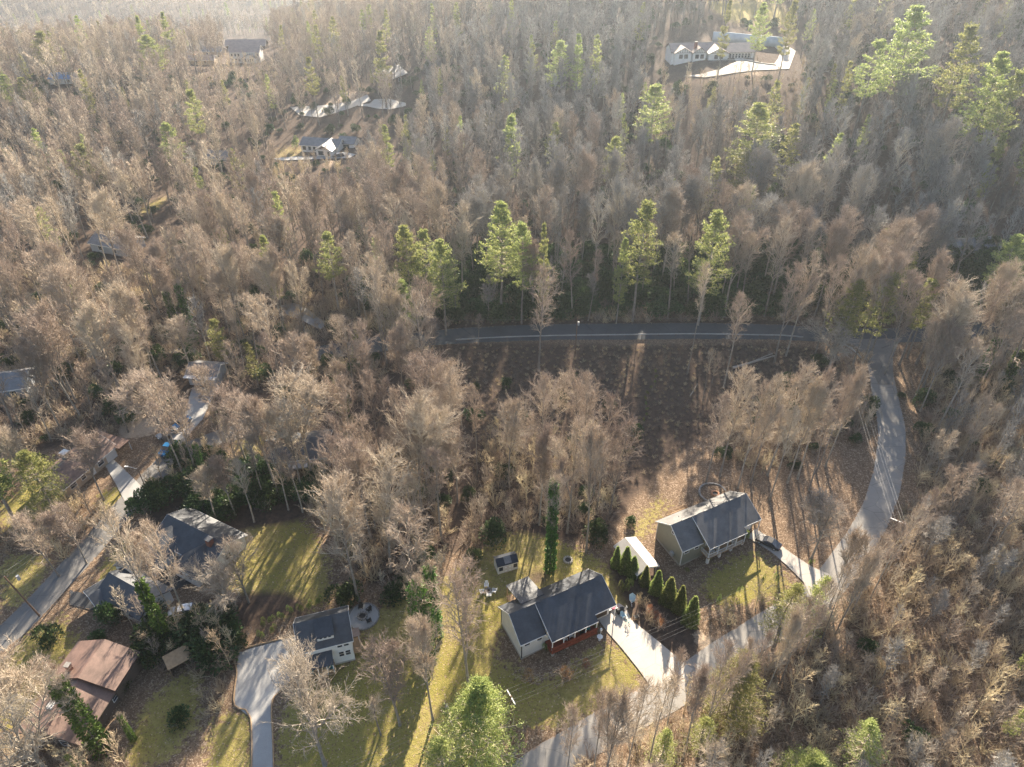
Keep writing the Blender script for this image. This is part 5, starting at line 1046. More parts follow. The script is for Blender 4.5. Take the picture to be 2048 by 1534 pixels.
def topped(kind, label, top, h_, wpx, **kw):
    x, y, z = GT(top[0], top[1], h_); b = PR(x, y, z)
    return kind(label, (float(b[0]), float(b[1])), top[1], wpx, **kw)

ORD_ = ['first', 'second', 'third', 'fourth', 'fifth', 'sixth', 'seventh', 'eighth', 'ninth', 'tenth', 'eleventh', 'twelfth', 'thirteenth', 'fourteenth', 'fifteenth', 'sixteenth', 'seventeenth', 'eighteenth', 'nineteenth']
# the ones one can point to
for lb, b, ty, wp, kw in [
 ('tall bare tree with twin crown left of the gravel circle', (718, 1203), 962, 130, dict(var=2)),
 ('tall rounded bare tree standing behind the twin-crowned one above the oval lawn', (706, 1085), 866, 115, dict(var=0)),
 ('wide grey multi-trunk bare tree between the two-storey house and the cream house', (830, 1240), 1010, 145, dict(var=0)),
 ('thick-trunked bare tree beside the sawn stumps', (940, 1392), 1150, 150, dict(var=1)),
 ('white-limbed gnarled bare tree in front of the two-storey house', (650, 1530), 1310, 150, dict(spreading=True)),
 ('small gnarled bare tree on the edge of the oval lawn', (498, 1205), 1075, 75, dict(spreading=True)),
 ('very tall bare tree with mossy trunk leaning over the rambling house', (338, 1288), 1010, 120, dict(var=3, ivy=.5)),
 ('tall slim bare tree rising beside the mossy one in front of the rambling house', (378, 1250), 1040, 110, dict(var=0)),
 ('pale gnarled bare tree over the near wing of the rambling house', (468, 1235), 1130, 110, dict(spreading=True)),
 ('broad bare tree in front of the low ranch house', (208, 1000), 878, 85, dict(var=4)),
 ('brown bare tree on the lawn edge just left of the bottom pine', (800, 1450), 1290, 130, dict(var=5)),
 ('slender bare tree on the sunny lawn between house and pine', (866, 1440), 1220, 110, dict(var=6)),
 ('small bare sapling on the sunny lawn right of the gravel drive', (762, 1470), 1385, 80, dict(var=7)),
 ('tallest of the two slim twin-trunk trees crossing the main road', (1374, 748), 520, 60, dict(var=7)),
 ('right-hand slim tree with orange crown crossing the main road', (1447, 775), 582, 80, dict(var=3)),
 ('thin pale sapling beneath the two slim trees on the meadow', (1405, 806), 690, 34, dict(var=7)),
 ('second thin pale sapling right beside the first on the meadow', (1413, 808), 700, 34, dict(var=7)),
 ('whitish bare tree at the far corner of the junction', (1655, 745), 650, 95, dict(spreading=True)),
 ('small pale tree before the guardrail at the left end of the main road', (957, 690), 625, 34, dict(var=7)),
 ('low forked bare tree on the leafy bank near the driveway mouth', (1622, 1120), 1000, 110, dict(var=2)),
 ('bare tree left of the lane to the grey cottage', (330, 880), 740, 130, dict(var=4)),
 ('large round bare tree over the hidden dark-roofed house', (626, 960), 752, 150, dict(var=2)),
 ('tall bare trunk left of the flagpole', (556, 990), 790, 110, dict(var=6)),
 ('second tall bare trunk left of the flagpole', (520, 955), 780, 110, dict(var=0)),
 ('third bare tree left of the flagpole over the striped lawn', (497, 935), 775, 100, dict(var=1)),
 ('bare tree with forked trunk beside the blue pickup', (368, 955), 800, 90, dict(var=7)),
 ('grey bare tree between the meadow cluster and the oval lawn', (845, 1040), 810, 130, dict(var=4)),
 ('mossy-trunked tall tree at right beside the main road', (1955, 765), 560, 120, dict(var=0, ivy=.45)),
 ('second mossy-trunked tall tree at the right edge', (2005, 775), 575, 130, dict(var=5, ivy=.4)),
 ('round bare tree left of the junction mouth on the right bank', (1832, 728), 560, 110, dict(var=1)),
 ('solitary round grey bare tree among pines beyond the main road', (925, 600), 405, 85, dict(var=1)),
 ('pale multi-stem bare tree at the bottom left corner', (110, 1560), 1400, 165, dict(spreading=True)),
 ]:
    bare(lb, b, ty, wp, **kw)
for lb, top, h_, wp, v_ in [
 ('leafless tree with round crown on the right of the central cluster', (1243, 828), 26, 95, 5), ('round orange-topped bare tree left of the central cluster', (1017, 795), 24, 90, 4), ('highest crown of the central cluster, left peak', (1095, 745), 29, 110, 0),
 ('highest crown of the central cluster, right peak', (1182, 738), 29, 95, 1), ('bare tree whose trunk stands right of the ivy column', (1195, 850), 32, 95, 6), ('paired bare tree right behind the green ivy column', (1150, 830), 30, 100, 1), ('bare tree left of the green ivy column', (1085, 850), 26, 85, 6),
 ('bare tree in the middle of the central cluster', (1217, 785), 30, 100, 0), ('bare tree at the lower left of the central cluster', (1120, 905), 24, 80, 7),
 ('leftmost bare tree behind the olive house', (1452, 785), 24, 85, 0), ('orange-topped bare tree second from the left behind the olive house', (1490, 740), 28, 95, 5), ('pale-trunked leaning bare tree behind the olive house ridge', (1530, 768), 27, 85, 1), ('pale-trunked bare tree just right of the olive house ridge', (1562, 745), 29, 90, 0),
 ('tallest round crown between the olive house and the side road', (1602, 720), 30, 100, 5), ('bare tree whose shadow crosses the neighbour driveway', (1640, 758), 27, 85, 6), ('bare tree on the leafy bank inside the road bend', (1668, 735), 29, 90, 0), ('bare tree beside the inside edge of the pale road', (1700, 748), 26, 80, 7), ('bare tree closest to the road on the inside of the bend', (1722, 730), 27, 75, 6),
 ('lower bare tree in the middle of the grove behind the olive house', (1595, 815), 24, 80, 3), ('lower bare tree at the right of the grove by the road', (1675, 815), 22, 75, 7),
 ('tall bare tree on the left of the meadow, highest crown', (850, 688), 30, 110, 5), ('tall bare tree on the left of the meadow, behind', (785, 775), 26, 90, 0), ('narrow bare tree at the meadow edge, right of its cluster', (947, 765), 25, 62, 3), ('tall bare tree on the left of the meadow, right of the highest', (890, 735), 28, 95, 1),
 ('grey bare tree in the middle of the meadow-side cluster', (835, 790), 25, 100, 4), ('bare tree below the meadow-side cluster', (905, 860), 20, 90, 2)]:
    topped(bare, lb, top, h_, wp, var=v_)
for lb, top, h_, wp, v_ in [('slender bare tree over the foot of the concrete lane', (330, 770), 24, 75, 1), ('bare tree over the car beneath the left woods', (290, 740), 25, 80, 0),
 ('bare tree leaning over the black-roofed wing of the rambling house', (265, 1060), 22, 80, 6), ('bare tree at the left verge above the leaning brown pole', (40, 1020), 18, 80, 5), ('bare tree in the olive scrub left of the road', (110, 1010), 16, 80, 2), ('bare tree over the woodland house roof, left', (560, 800), 25, 90, 2), ('bare tree over the woodland house roof, right', (655, 830), 24, 90, 0)]:
    topped(bare, lb, top, h_, wp, var=v_)
for i, (tx_, ty_, h_) in enumerate([(1630,500,30),(1690,515,29),(1735,490,31),(1775,530,28),(1815,505,30),(1850,540,29),(1900,500,30),(1765,470,31),(1830,460,30),(1600,530,28)]):
    topped(bare, 'tall dark bare tree %s behind the road junction' % ORD_[i], (tx_, ty_), h_, 80, var=i)
for i, (tx_, ty_, h_) in enumerate([(1790,545,26),(1865,560,24),(1720,560,24)]): topped(pine, 'shaded pine %s behind the road junction' % ORD_[i], (tx_, ty_), h_, 60, var=i)
for i, (tx_, ty_, h_) in enumerate([(450,835,26),(490,860,25),(525,805,27),(430,905,22),(470,920,22),(540,880,24),(575,900,22),(395,930,20)]):
    topped(bare, 'bare tree %s on the dark evergreen bank above the rambling house' % ORD_[i], (tx_, ty_), h_ - 5, 75, var=[0, 7, 1, 6, 3, 0, 7, 6][i])
for i, (bx_, by_, ty_) in enumerate([(1130,1600,1400),(1180,1580,1385),(1205,1600,1360),(1245,1570,1350),(1290,1560,1340),(1320,1500,1300),(1365,1520,1330),(1400,1500,1290),(1450,1450,1270),(1480,1420,1250),(1525,1400,1215),(1560,1370,1200),(1600,1330,1160),(1640,1290,1120),(1670,1270,1090),(1700,1230,1060),(1740,1200,1040),(1765,1160,1000),(1660,1210,1060)]):
    bare('thin bare tree %s along the outer edge of the side road from the bottom' % ORD_[i], (bx_, by_), ty_, 70, var=[3, 7, 6, 1][i % 4])
bare('bare tree crowding over the near end of the brown-roofed house', (75, 1500), 1330, 150, var=4); bare('thin bare tree in front of the brown-roofed house', (150, 1440), 1330, 90, var=5); bare('bare tree in front of the grey cottage awning', (440, 850), 720, 80, var=5); bare('bare tree behind the roof of the grey cottage', (385, 745), 640, 100, var=2)
# ivy columns
def ivycol(label, base, topy, rpx, frac=.9):
    x, y, z = G(*base); h_ = height_to((x, y, z), topy); s = h_ / 30; v = BARE[3]; r = put('ivy_clad_tree', 'tree', label, x, y, z, [('trunk', v[0]), ('crown', v[1])], s, s * .8)
    sc_px = FPX / (y * _f[1] + (z - CAMH) * _f[2]); link('ivy', npmesh('ivy', *ivy_sleeve(int(base[0]), 30 * frac, rpx / sc_px / (s * .8), 4200, .62), [M['ivy']]), r); TREES.append((x, y, h_, 3))
ivycol('bright green ivy-covered trunk standing like a column on the lawn', (1100, 1142), 940, 9)
ivycol('tallest dark ivy-covered leaning trunk in the left woods', (392, 690), 555, 8); ivycol('second ivy-covered trunk left of the tallest in the woods', (368, 700), 570, 7); ivycol('shorter ivy trunk in front of the two tall ones', (385, 715), 640, 6, .6)
ivycol('small green ivy column beside the left road', (410, 950), 880, 7); ivycol('ivy-clad twin trunk in front of the brown-roofed house', (205, 1500), 1350, 20); ivycol('leaning ivy trunk by the lower left lawn', (268, 1480), 1425, 6)
ivycol('vine-draped pale green tree beside the garden brush', (850, 1320), 1150, 20); ivycol('vine-draped trunk just right of the pale green one', (872, 1270), 1120, 14)
# pines one can point to
for lb, top, h_, wp, kw in [
 ('tallest yellow-lit pine left of centre behind the main road', (1000, 405), 33, 75, dict(var=2)), ('shorter pine right beside the tallest left-centre pine', (1045, 445), 30, 55, dict(var=0)),
 ('narrow yellow-green pine right of the left-centre pair', (1090, 447), 31, 30, dict(var=3)), ('broad sunlit pine with layered boughs at centre right behind the road', (1293, 402), 35, 78, dict(var=0)),
 ('round-topped sunlit pine right of the layered one', (1437, 422), 33, 72, dict(var=2)), ('dark green narrow pine just left of the layered one', (1250, 475), 26, 40, dict(var=3)),
 ('left pine of the dense trio above the meadow woods', (806, 452), 27, 60, dict(var=2)), ('middle pine of the dense trio above the meadow woods', (845, 460), 28, 60, dict(var=1)), ('right pine of the dense trio above the meadow woods', (880, 480), 28, 65, dict(var=2)),
 ('green pine alone in brown woods at mid left', (526, 472), 26, 45, dict(var=3)), ('pale open-crowned pine right of the green one at mid left', (652, 466), 25, 60, dict(var=1)),
 ('bright pine on the hillside below the half-timbered house', (1316, 168), 30, 70, dict(var=0)), ('large double-crowned pine on the right hillside', (1520, 207), 30, 85, dict(var=2)), ('round pine just below the double-crowned pine', (1500, 300), 24, 68, dict(var=2)),
 ('small bright pine on the central hillside', (1234, 272), 24, 45, dict(var=0)), ('small cone-shaped pine below the small bright one', (1275, 318), 18, 26, dict(var=3)), ('soft green pine at the upper centre slope', (1022, 232), 28, 60, dict(var=3)),
 ('tall pine over the brown chalet', (757, 62), 34, 42, dict(var=3)), ('tall dark pine left of the far yard', (617, 115), 30, 32, dict(var=1)), ('small dark pine at the far yard', (683, 152), 16, 20, dict(var=3)),
 ('tall pine on the upper centre ridge, right of a pair', (1160, 68), 30, 34, dict(var=3)), ('wide pine on the upper centre ridge, left of a pair', (1120, 80), 28, 50, dict(var=0)), ('blunt pine left of the upper centre pair', (1065, 90), 24, 28, dict(var=1)),
 ('huge yellow-lit pine high on the right hillside', (1838, 12), 40, 90, dict(var=2)), ('huge pine right of the first on the right hillside', (1950, 48), 40, 75, dict(var=0)), ('big pine with drooping boughs at the right edge', (2008, 105), 38, 75, dict(var=2)), ('lower pine at the extreme right hillside', (2040, 140), 36, 60, dict(var=0)),
 ('small lit pine near the dark right corner', (2010, 268), 26, 38, dict(var=3)), ('shaded pine left of the huge hillside pine', (1760, 80), 34, 70, dict(var=1)), ('pine at the right edge beyond the white cottage', (2040, 470), 22, 60, dict(var=2)),
 ('soft pine pair at the left, left tree', (120, 300), 20, 30, dict(var=3)), ('soft pine pair at the left, right tree', (160, 288), 22, 55, dict(var=2)), ('pale pine among brown crowns at upper left', (330, 245), 26, 45, dict(var=0)), ('dark green pine behind the pale one at upper left', (378, 180), 32, 45, dict(var=1)),
 ('tall pine on the left ridge, first of three', (272, 32), 30, 28, dict(var=3)), ('tall pine on the left ridge, second of three', (322, 24), 30, 28, dict(var=3)), ('slim pine on the left ridge, third of three', (450, 4), 24, 14, dict(var=3)),
 ('wide dark pine mass on the left ridge', (290, 70), 26, 50, dict(var=2)), ('soft pine at the far left slope', (75, 62), 26, 45, dict(var=0)), ('pale pine right of the blue barn roof', (40, 155), 20, 40, dict(var=2)), ('dark cone-shaped pine at the far left', (30, 125), 18, 16, dict(var=3)),
 ('pine at the left edge near the blue barn', (5, 150), 20, 40, dict(var=2)), ('small rounded pine in the woods right of centre', (1775, 458), 22, 34, dict(var=2)), ('backlit pine behind the blue-grey retaining wall, left', (1460, 0), 28, 26, dict(var=3)),
 ('backlit pine behind the blue-grey retaining wall, middle', (1530, 5), 26, 34, dict(var=2)), ('backlit pine behind the blue-grey retaining wall, right', (1590, 0), 30, 34, dict(var=0)), ('green pine before the parking area', (770, 250), 22, 34, dict(var=3)),
 ('pale pine low on the left slope beneath bare crowns', (135, 570), 20, 30, dict(var=3)), ('soft green pine deep in the left woods', (425, 640), 20, 45, dict(var=1)), ('small green pine left of the meadow', (800, 560), 20, 55, dict(var=2)),
 ('green conifer beside the round bare tree left of the meadow', (672, 735), 18, 38, dict(var=3)), ('sunlit pine beside the low ranch house', (44, 905), 19, 75, dict(var=2))]:
    topped(pine, lb, top, h_, wp, **kw)
pine('young pale green pine in front of the side road', (1545, 1300), 1160, 110, proto=PALEPINE, name='young_pine'); pine('second young pale green pine beside the first', (1590, 1290), 1150, 90, proto=PALEPINE, name='young_pine')
topped(pine, 'big bright yellow-green pine at the bottom centre', (950, 1388), 20, 225, proto=BIGPINE); topped(pine, 'lower pine left of the big bottom centre pine', (885, 1465), 19, 150, proto=PALEPINE)
topped(pine, 'green pine beyond the side road at lower right', (1492, 1322), 17, 120, proto=BIGPINE); topped(pine, 'yellow-green pine sapling below the lower right pine', (1420, 1430), 12, 90, proto=PALEPINE, name='young_pine')
topped(pine, 'yellow-green young pine near the bottom right of the side road', (1330, 1470), 12, 90, proto=PALEPINE, name='young_pine'); topped(pine, 'green pine at the bottom edge toward the lower right', (1760, 1450), 14, 130, proto=PALEPINE)
topped(pine, 'green pine at the bottom edge right of centre', (1640, 1500), 14, 110, proto=BIGPINE)
# the row of cypresses
row = [(1231,1134,1083),(1249,1143,1082),(1264,1152,1103),(1288,1170,1122),(1311,1186,1130),(1334,1205,1143),(1356,1223,1159),(1379,1247,1180)]
for i, (bx, by, ty) in enumerate(row):
    x, y, z = G(bx, by); h_ = height_to((x, y, z), ty) * .8; put('cypress', 'tree', ['cypress farthest from the camera in the green row between the two ranch houses', 'second farthest cypress in the green row', 'third cypress in the row, level with the metal carport', 'fourth cypress in the row, below the metal carport', 'fifth cypress in the row, four from the near end', 'sixth cypress in the row, three from the near end', 'seventh cypress in the row, second from the near end', 'cypress nearest the camera at the end of the green row'][i], x, y, z, [('trunk', CYP[0]), ('crown', CYP[1])], h_ / 8.2, h_ / 8.2 * .84 * (.85 + .12 * ((i * 7) % 3)) , group='row of cypresses between the ranch houses')
def shrub(label, pix, h_, wm, me, name='shrub', cat='shrub', group=None, base=None):
    x, y, z = base or G(*pix); o = link(name, me); H_ = max(v for v in (me.vertices[i].co.z for i in range(0, len(me.vertices), 7))); o.location = (x, y, z - .1); o.rotation_euler = (0, 0, rng.uniform(0, 6.28)); bb = 2.4
    o.scale = (wm / bb / 1.4, wm / bb / 1.4, h_ / H_); return tag(o, label, cat, group)
CYME = mesh_parts('small_evergreen', [(*segs_to_mesh([(0, 0, 0, 0, 0, 2.0, .05, .02)], 4), M['bark']), (*blob_leaves(200, 900, 1.0, 2.2, .2, 3), M['cypress'])])
x, y, z = G(1248, 1178)
for i, (p_, lb) in enumerate([((1241, 1183), 'left clump of the green garden hedge behind the cream garage'), ((1252, 1180), 'middle clump of the green garden hedge'), ((1261, 1177), 'right clump of the green garden hedge')]): shrub(lb, p_, 3.0, 2.2, CYME, 'evergreen_shrub')
for lb, p_, h_ in [('slim evergreen at the corner where the olive porch meets the driveway', (1491, 1082), 3.4), ('slim evergreen at the right end of the red deck', (1190, 1258), 2.2), ('slim evergreen at the left end of the red deck', (1090, 1303), 2.6), ('small evergreen beside the foundation corner of the olive house', (1373, 1145), 1.6),
                   ('round evergreen below the olive house porch', (1417, 1122), 1.8), ('narrow evergreen in front of the shaded olive house lawn', (1418, 1198), 1.8), ('narrow evergreen right of the flowerbed in the olive house lawn', (1436, 1205), 2.4), ('dark round shrub in the lower olive house lawn', (1465, 1196), 1.8),
                   ('dark shrub with long shadow in the olive house lawn', (1478, 1188), 2.6), ('tall narrow evergreen in the olive house lawn', (1522, 1170), 3.2), ('evergreen near the driveway edge of the olive house lawn', (1548, 1168), 3.4), ('evergreen by the road end of the neighbour driveway', (1622, 1128), 1.6)]: shrub(lb, p_, h_, 1.5, CYME, 'evergreen_shrub')
shrub('russet round bush in front of the red deck', (1131, 1358), 3.8, 3.4, RUSSET, 'russet_bush'); shrub('reddish bush right of the russet bush', (1172, 1335), 2.6, 2.2, RUSSET, 'russet_bush'); shrub('brown-red bush below the near corner of the cream house', (1058, 1360), 3.2, 3.0, RUSSET, 'russet_bush')
shrub('pale dry ornamental grass clump on the shaded lawn edge', (1407, 1178), 1.4, 1.8, BUSH[1], 'grass_clump')
for i, p_ in enumerate([(1290, 1215), (1300, 1228), (1280, 1205), (1312, 1240), (1295, 1240), (1320, 1255), (1305, 1250)]): shrub('clump of tall dry brown reeds beside the concrete driveway, %s from the top' % ['third', 'fourth', 'topmost, first', 'sixth', 'fifth', 'lowest, eighth', 'seventh'][i], p_, 2.6, 2.6, RUSSET if i % 2 else BUSH[1], 'dry_reeds', group='dry brown reeds lining the driveway')
for i, p_ in enumerate([(527, 1250), (545, 1243), (563, 1238), (580, 1225), (600, 1222), (620, 1215), (640, 1205), (522, 1275), (548, 1262)]): shrub('small round evergreen by the oval lawn, %s' % ['leftmost of the upper line', 'second of the upper line', 'third of the upper line', 'fourth of the upper line', 'fifth of the upper line', 'sixth of the upper line', 'last of the upper line', 'left one by the timber edging', 'right one by the timber edging'][i], p_, 2.0, 2.0, CYME, 'evergreen_shrub', group='small evergreens along the oval lawn')
for i in range(13): t = i / 12; shrub('tiny evergreen seedling in the meadow line, %s from the road' % (ORD_[i]), (1310 - 34 * t + 6 * math.sin(i), 745 + 130 * t), 1.2, 1.2, CYME, 'evergreen_seedling', group='line of seedlings across the meadow')
for lb, p_, h_, w_ in [('dense dark rhododendron right of the oval lawn', (690, 1195), 4.5, 5), ('yellow-green round shrub by the brown-roofed house', (243, 1375), 2.4, 2.6), ('golden shrub behind the brown-roofed house', (190, 1290), 2.6, 2.8), ('big evergreen shrub under the mossy tall tree', (295, 1300), 6.0, 7.0), ('broad pale green shrub right of the plank shelter', (420, 1300), 6.5, 9.0),
                       ('clipped yellow-green shrub on the lower left lawn', (352, 1450), 3.4, 3.2), ('evergreen beside the left road bank', (110, 1280), 4, 4), ('evergreen magnolia left of the dark shrub bank', (290, 1030), 6.0, 4.6), ('evergreen magnolia right of the first beside the road', (325, 1005), 5.5, 4.2), ('grey-green bush on the lawn beyond the shed', (985, 1090), 5, 5),
                       ('green shrub left of the shed', (945, 1130), 4, 3), ('dark shrub by the concrete drive of the grey cottage', (455, 830), 4, 4)]: shrub(lb, p_, h_, w_, RHODO[int(p_[0]) % 3], 'evergreen_shrub')
shrub('pale blossoming shrub left of the white bungalow', (592, 298), 6, 6, CYME, 'pale_shrub')

# ------------------------------------------------------------------ the woods: every other tree, nearest as things, the far mass as one
OPEN = [  # ground or view that stays clear, in the photograph's pixels
 P((905,645),(1835,645),(1830,690),(1760,700),(1640,720),(1430,850),(1400,965),(1270,965),(1290,860),(1230,770),(1150,730),(1060,735),(980,790),(915,740)),
 P((1715,690),(1800,690),(1805,760),(1822,860),(1812,980),(1750,1130),(1650,1230),(1570,1290),(1440,1380),(1250,1490),(1120,1534),(1000,1534),(1180,1440),(1330,1350),(1590,1200),(1690,1060),(1740,950),(1750,800)),
 P((900,1120),(960,1080),(1230,1080),(1270,970),(1400,950),(1450,985),(1560,985),(1640,1100),(1690,1160),(1600,1230),(1450,1290),(1400,1340),(1300,1420),(1100,1480),(1000,1420),(950,1330)),
 P((450,1290),(590,1200),(760,1190),(780,1250),(740,1340),(740,1534),(440,1534),(445,1420)), P((960,930),(1300,930),(1300,1130),(960,1130)), P((1430,760),(1740,740),(1740,1100),(1450,1100)), P((470,1040),(600,1010),(660,1060),(690,1190),(560,1240),(470,1200),(420,1160)),
 P((0,1170),(130,1050),(230,940),(340,860),(370,780),(380,745),(445,745),(440,800),(430,870),(400,910),(310,1000),(210,1120),(100,1250),(0,1340)),
 P((1300,70),(1600,70),(1600,150),(1400,165),(1290,160)), P((1400,45),(1590,60),(1590,80),(1410,80)), P((545,265),(715,265),(720,325),(540,325)), P((450,75),(548,75),(548,128),(450,128)), P((372,105),(430,105),(430,130),(372,130)), P((775,125),(835,125),(835,165),(775,165)), P((700,195),(825,195),(825,225),(700,225)), P((585,205),(700,195),(740,175),(745,195),(700,218),(650,240),(585,235)),
 P((50,1285),(265,1285),(265,1400),(190,1480),(50,1480)), P((190,1030),(470,1030),(470,1130),(440,1235),(190,1235)), P((85,890),(250,880),(310,985),(250,1030),(180,990),(85,985)), P((0,940),(85,930),(80,960),(0,1020)), P((0,1110),(110,1110),(60,1230),(0,1230)),
 P((290,1320),(400,1330),(470,1400),(500,1534),(230,1534),(300,1400)), P((185,480),(250,475),(250,510),(185,510)), P((415,308),(455,308),(455,330),(415,330)), P((100,150),(150,150),(150,170),(100,170)), P((1930,500),(1975,500),(1975,525),(1930,525)), P((545,845),(650,850),(680,900),(650,950),(560,960)),
 P((730,1240),(790,1150),(900,1130),(990,1250),(980,1380),(880,1534),(720,1534)), P((1440,0),(1580,0),(1580,30),(1440,30)), P((270,400),(340,375),(345,395),(280,440)), P((380,740),(440,740),(440,775),(380,775)), P((570,605),(660,615),(660,660),(600,650))]
def inany(x, y):
    m = np.zeros(np.shape(x), bool)
    for pl in OPEN: m |= inpoly(x, y, pl)
    return m
# candidate points: jittered grid, spacing grows with distance
cand = []
def grid(x0, x1, y0, y1, s, seed):
    r = np.random.RandomState(seed); gx, gy = np.meshgrid(np.arange(x0, x1, s), np.arange(y0, y1, s)); gx = gx + r.uniform(-.42, .42, gx.shape) * s; gy = gy + r.uniform(-.42, .42, gy.shape) * s
    return np.column_stack([gx.ravel(), gy.ravel()])
near = grid(-160, 160, 30, 215, 7.0, 1); mid = grid(-420, 420, 215, 520, 7.0, 2); far_ = grid(-800, 900, 520, 1000, 9.5, 3); vfar = grid(-1700, 400, 1000, 2700, 15, 4)
pts = np.vstack([near, mid, far_, vfar]); z_ = Hs(pts[:, 0], pts[:, 1]); rs = np.random.RandomState(9)
hh = np.where(pts[:, 1] < 215, rs.uniform(17, 30, len(pts)), rs.uniform(15, 27, len(pts))); hh = np.where(rs.random(len(pts)) < .18, hh * .6, hh)
hh = np.where((pts[:, 1] < 120) & (pts[:, 0] > 45), rs.uniform(11, 22, len(pts)), hh)
hh = np.where((pts[:, 1] < 80), rs.uniform(7, 15, len(pts)), hh)
bx, by = PR(pts[:, 0], pts[:, 1], z_); tx, ty = PR(pts[:, 0], pts[:, 1], z_ + hh); mx, my = PR(pts[:, 0], pts[:, 1], z_ + hh * .6)
ok = (tx > -120) & (tx < 2170) & (ty < 1560) & (by > -60) & ~((by > 1900)) & ~inany(bx, by) & ~inany(tx, ty) & ~inany(mx, my) & ~inany((tx + mx) / 2, (ty + my) / 2)
wpx_ = hh * .14 * FPX / (pts[:, 1] * _f[1] + (z_ - CAMH + hh * .6) * _f[2]); ok &= ~inany(mx - wpx_, my) & ~inany(mx + wpx_, my)
for c, w_ in ROADS:
    d = np.min(np.hypot(pts[:, None, 0] - c[None, ::3, 0], pts[:, None, 1] - c[None, ::3, 1]), 1); ok &= d > w_ / 2 + 1.5
TA = np.array([(t[0], t[1]) for t in TREES]); d = np.min(np.hypot(pts[:, None, 0] - TA[None, :, 0], pts[:, None, 1] - TA[None, :, 1]), 1); ok &= d > 3.5
for h in [o for o in COL.objects if o.get('category') in ('house', 'shed', 'carport')]:
    L_ = h.get('_L', 12); c_ = h.matrix_basis @ Vector((L_ / 2, 4, 0)); ok &= np.hypot(pts[:, 0] - c_.x, pts[:, 1] - c_.y) > L_ * .5 + 3
pts = pts[ok]; z_ = z_[ok]; hh = hh[ok]; bx, by, tx, ty = bx[ok], by[ok], tx[ok], ty[ok]; mx, my = mx[ok], my[ok]
size = hh / np.hypot(np.hypot(pts[:, 0], pts[:, 1]), CAMH - z_ - hh / 2); size[(ty > 1534) | (tx < -40) | (tx > 2090)] *= .2
nbare = sum(1 for o in COL.objects if o.get('category') == 'tree' and o.name.startswith('bare_tree'))
order = np.argsort(-size); indiv = set(order[:296 - nbare].tolist())
MARKS = [((1000,470),'the tallest left-centre pine'),((1293,470),'the layered pine beyond the road'),((1437,480),'the round-topped lit pine'),((850,520),'the dense pine trio'),((925,480),'the round grey tree among pines'),((1155,640),'the transformer pole'),((1690,640),'the junction pole'),
 ((526,520),'the green mid-left pine'),((652,510),'the open-crowned mid-left pine'),((655,290),'the white bungalow'),((490,105),'the white villa'),((800,150),'the brown chalet'),((780,212),'the pale parking area'),((1405,105),'the half-timbered house'),((1520,250),'the double-crowned pine'),((1316,210),'the bright hillside pine'),
 ((1838,60),'the huge right hillside pine'),((2008,150),'the drooping right-edge pine'),((405,765),'the grey cottage'),((328,905),'the blue pickup'),((160,935),'the low ranch house'),((590,920),'the hidden woodland house'),((350,1080),'the rambling house'),((155,1370),'the brown-roofed house'),((650,1280),'the two-storey house'),
 ((1110,1230),'the cream house'),((1410,1060),'the olive house'),((1010,1125),'the garden shed'),((950,1450),'the big bottom pine'),((1492,1380),'the lower right green pine'),((1760,1480),'the bottom-edge pine'),((1797,1040),'the pole on the bend'),((1740,690),'the road junction'),((385,600),'the tall ivy-clad trunks'),((1952,510),'the small white cottage'),
 ((218,490),'the grey-roofed house'),((432,320),'the pale-roofed house'),((127,160),'the blue barn roof'),((340,280),'the pale upper-left pine'),((160,310),'the soft left pine pair'),((380,230),'the dark upper-left pine'),((1740,880),'the straight of the side road'),((1700,1120),'the bend of the side road'),((1500,1300),'the lower side road'),((290,60),'the left ridge pines'),
 ((1234,300),'the small bright hillside pine'),((1022,280),'the soft upper-centre pine'),((1120,110),'the upper-centre pine pair'),((757,110),'the pine over the chalet'),((700,980),'the rounded tree above the oval lawn'),((570,1120),'the oval lawn'),((1100,720),'the shaded meadow'),((1380,620),'the two slim roadside trees'),((1890,650),'the mossy right-hand tree'),((80,1200),'the leaning brown pole'),((1775,480),'the small rounded pine at right'),((135,600),'the pale low left pine'),((425,680),'the soft green left-woods pine'),((672,770),'the conifer left of the meadow')]
ORD = ['nearest', 'second nearest', 'third nearest', 'fourth nearest', 'fifth nearest', 'sixth nearest', 'seventh nearest', 'eighth nearest', 'ninth nearest', 'tenth nearest']
MA = np.array([m[0] for m in MARKS], float); SLOT = {}
def direction(dx, dy):
    return 'left of' if dx < -abs(dy) else 'right of' if dx > abs(dy) else 'above' if dy < 0 else 'below'
for i in sorted(indiv, key=lambda q: float(np.min(np.hypot(*(MA - [mx[q], my[q]]).T)))):
    d = np.hypot(MA[:, 0] - mx[i], MA[:, 1] - my[i]); j = int(np.argmin(d)); k_ = (j, direction(mx[i] - MA[j, 0], my[i] - MA[j, 1])); SLOT.setdefault(k_, []).append(i)
LAB = {}
for (j, dr), L_ in SLOT.items():
    for n_, i in enumerate(L_): LAB[i] = ('%s bare tree %s %s' % (ORD[n_], dr, MARKS[j][1])) if n_ < 10 else ('outlying bare tree %s %s, beyond ten nearer ones' % (dr, MARKS[j][1]))
def region(x, y, px, py):
    if py > 1240: return 'bare trees in the lower right woods' if px > 1100 else 'bare trees in the bottom left scrub'
    if px > 1740: return 'bare trees right of the side road' if py > 700 else 'bare trees beyond the junction at right'
    if px > 905: return 'bare trees beyond the main road' if py < 680 else 'bare trees between the meadow and the ranch houses'
    if py < 560: return 'bare trees in the upper left woods'
    return 'bare trees left of the shaded meadow' if px > 430 else 'bare trees on the left side'
GI = []
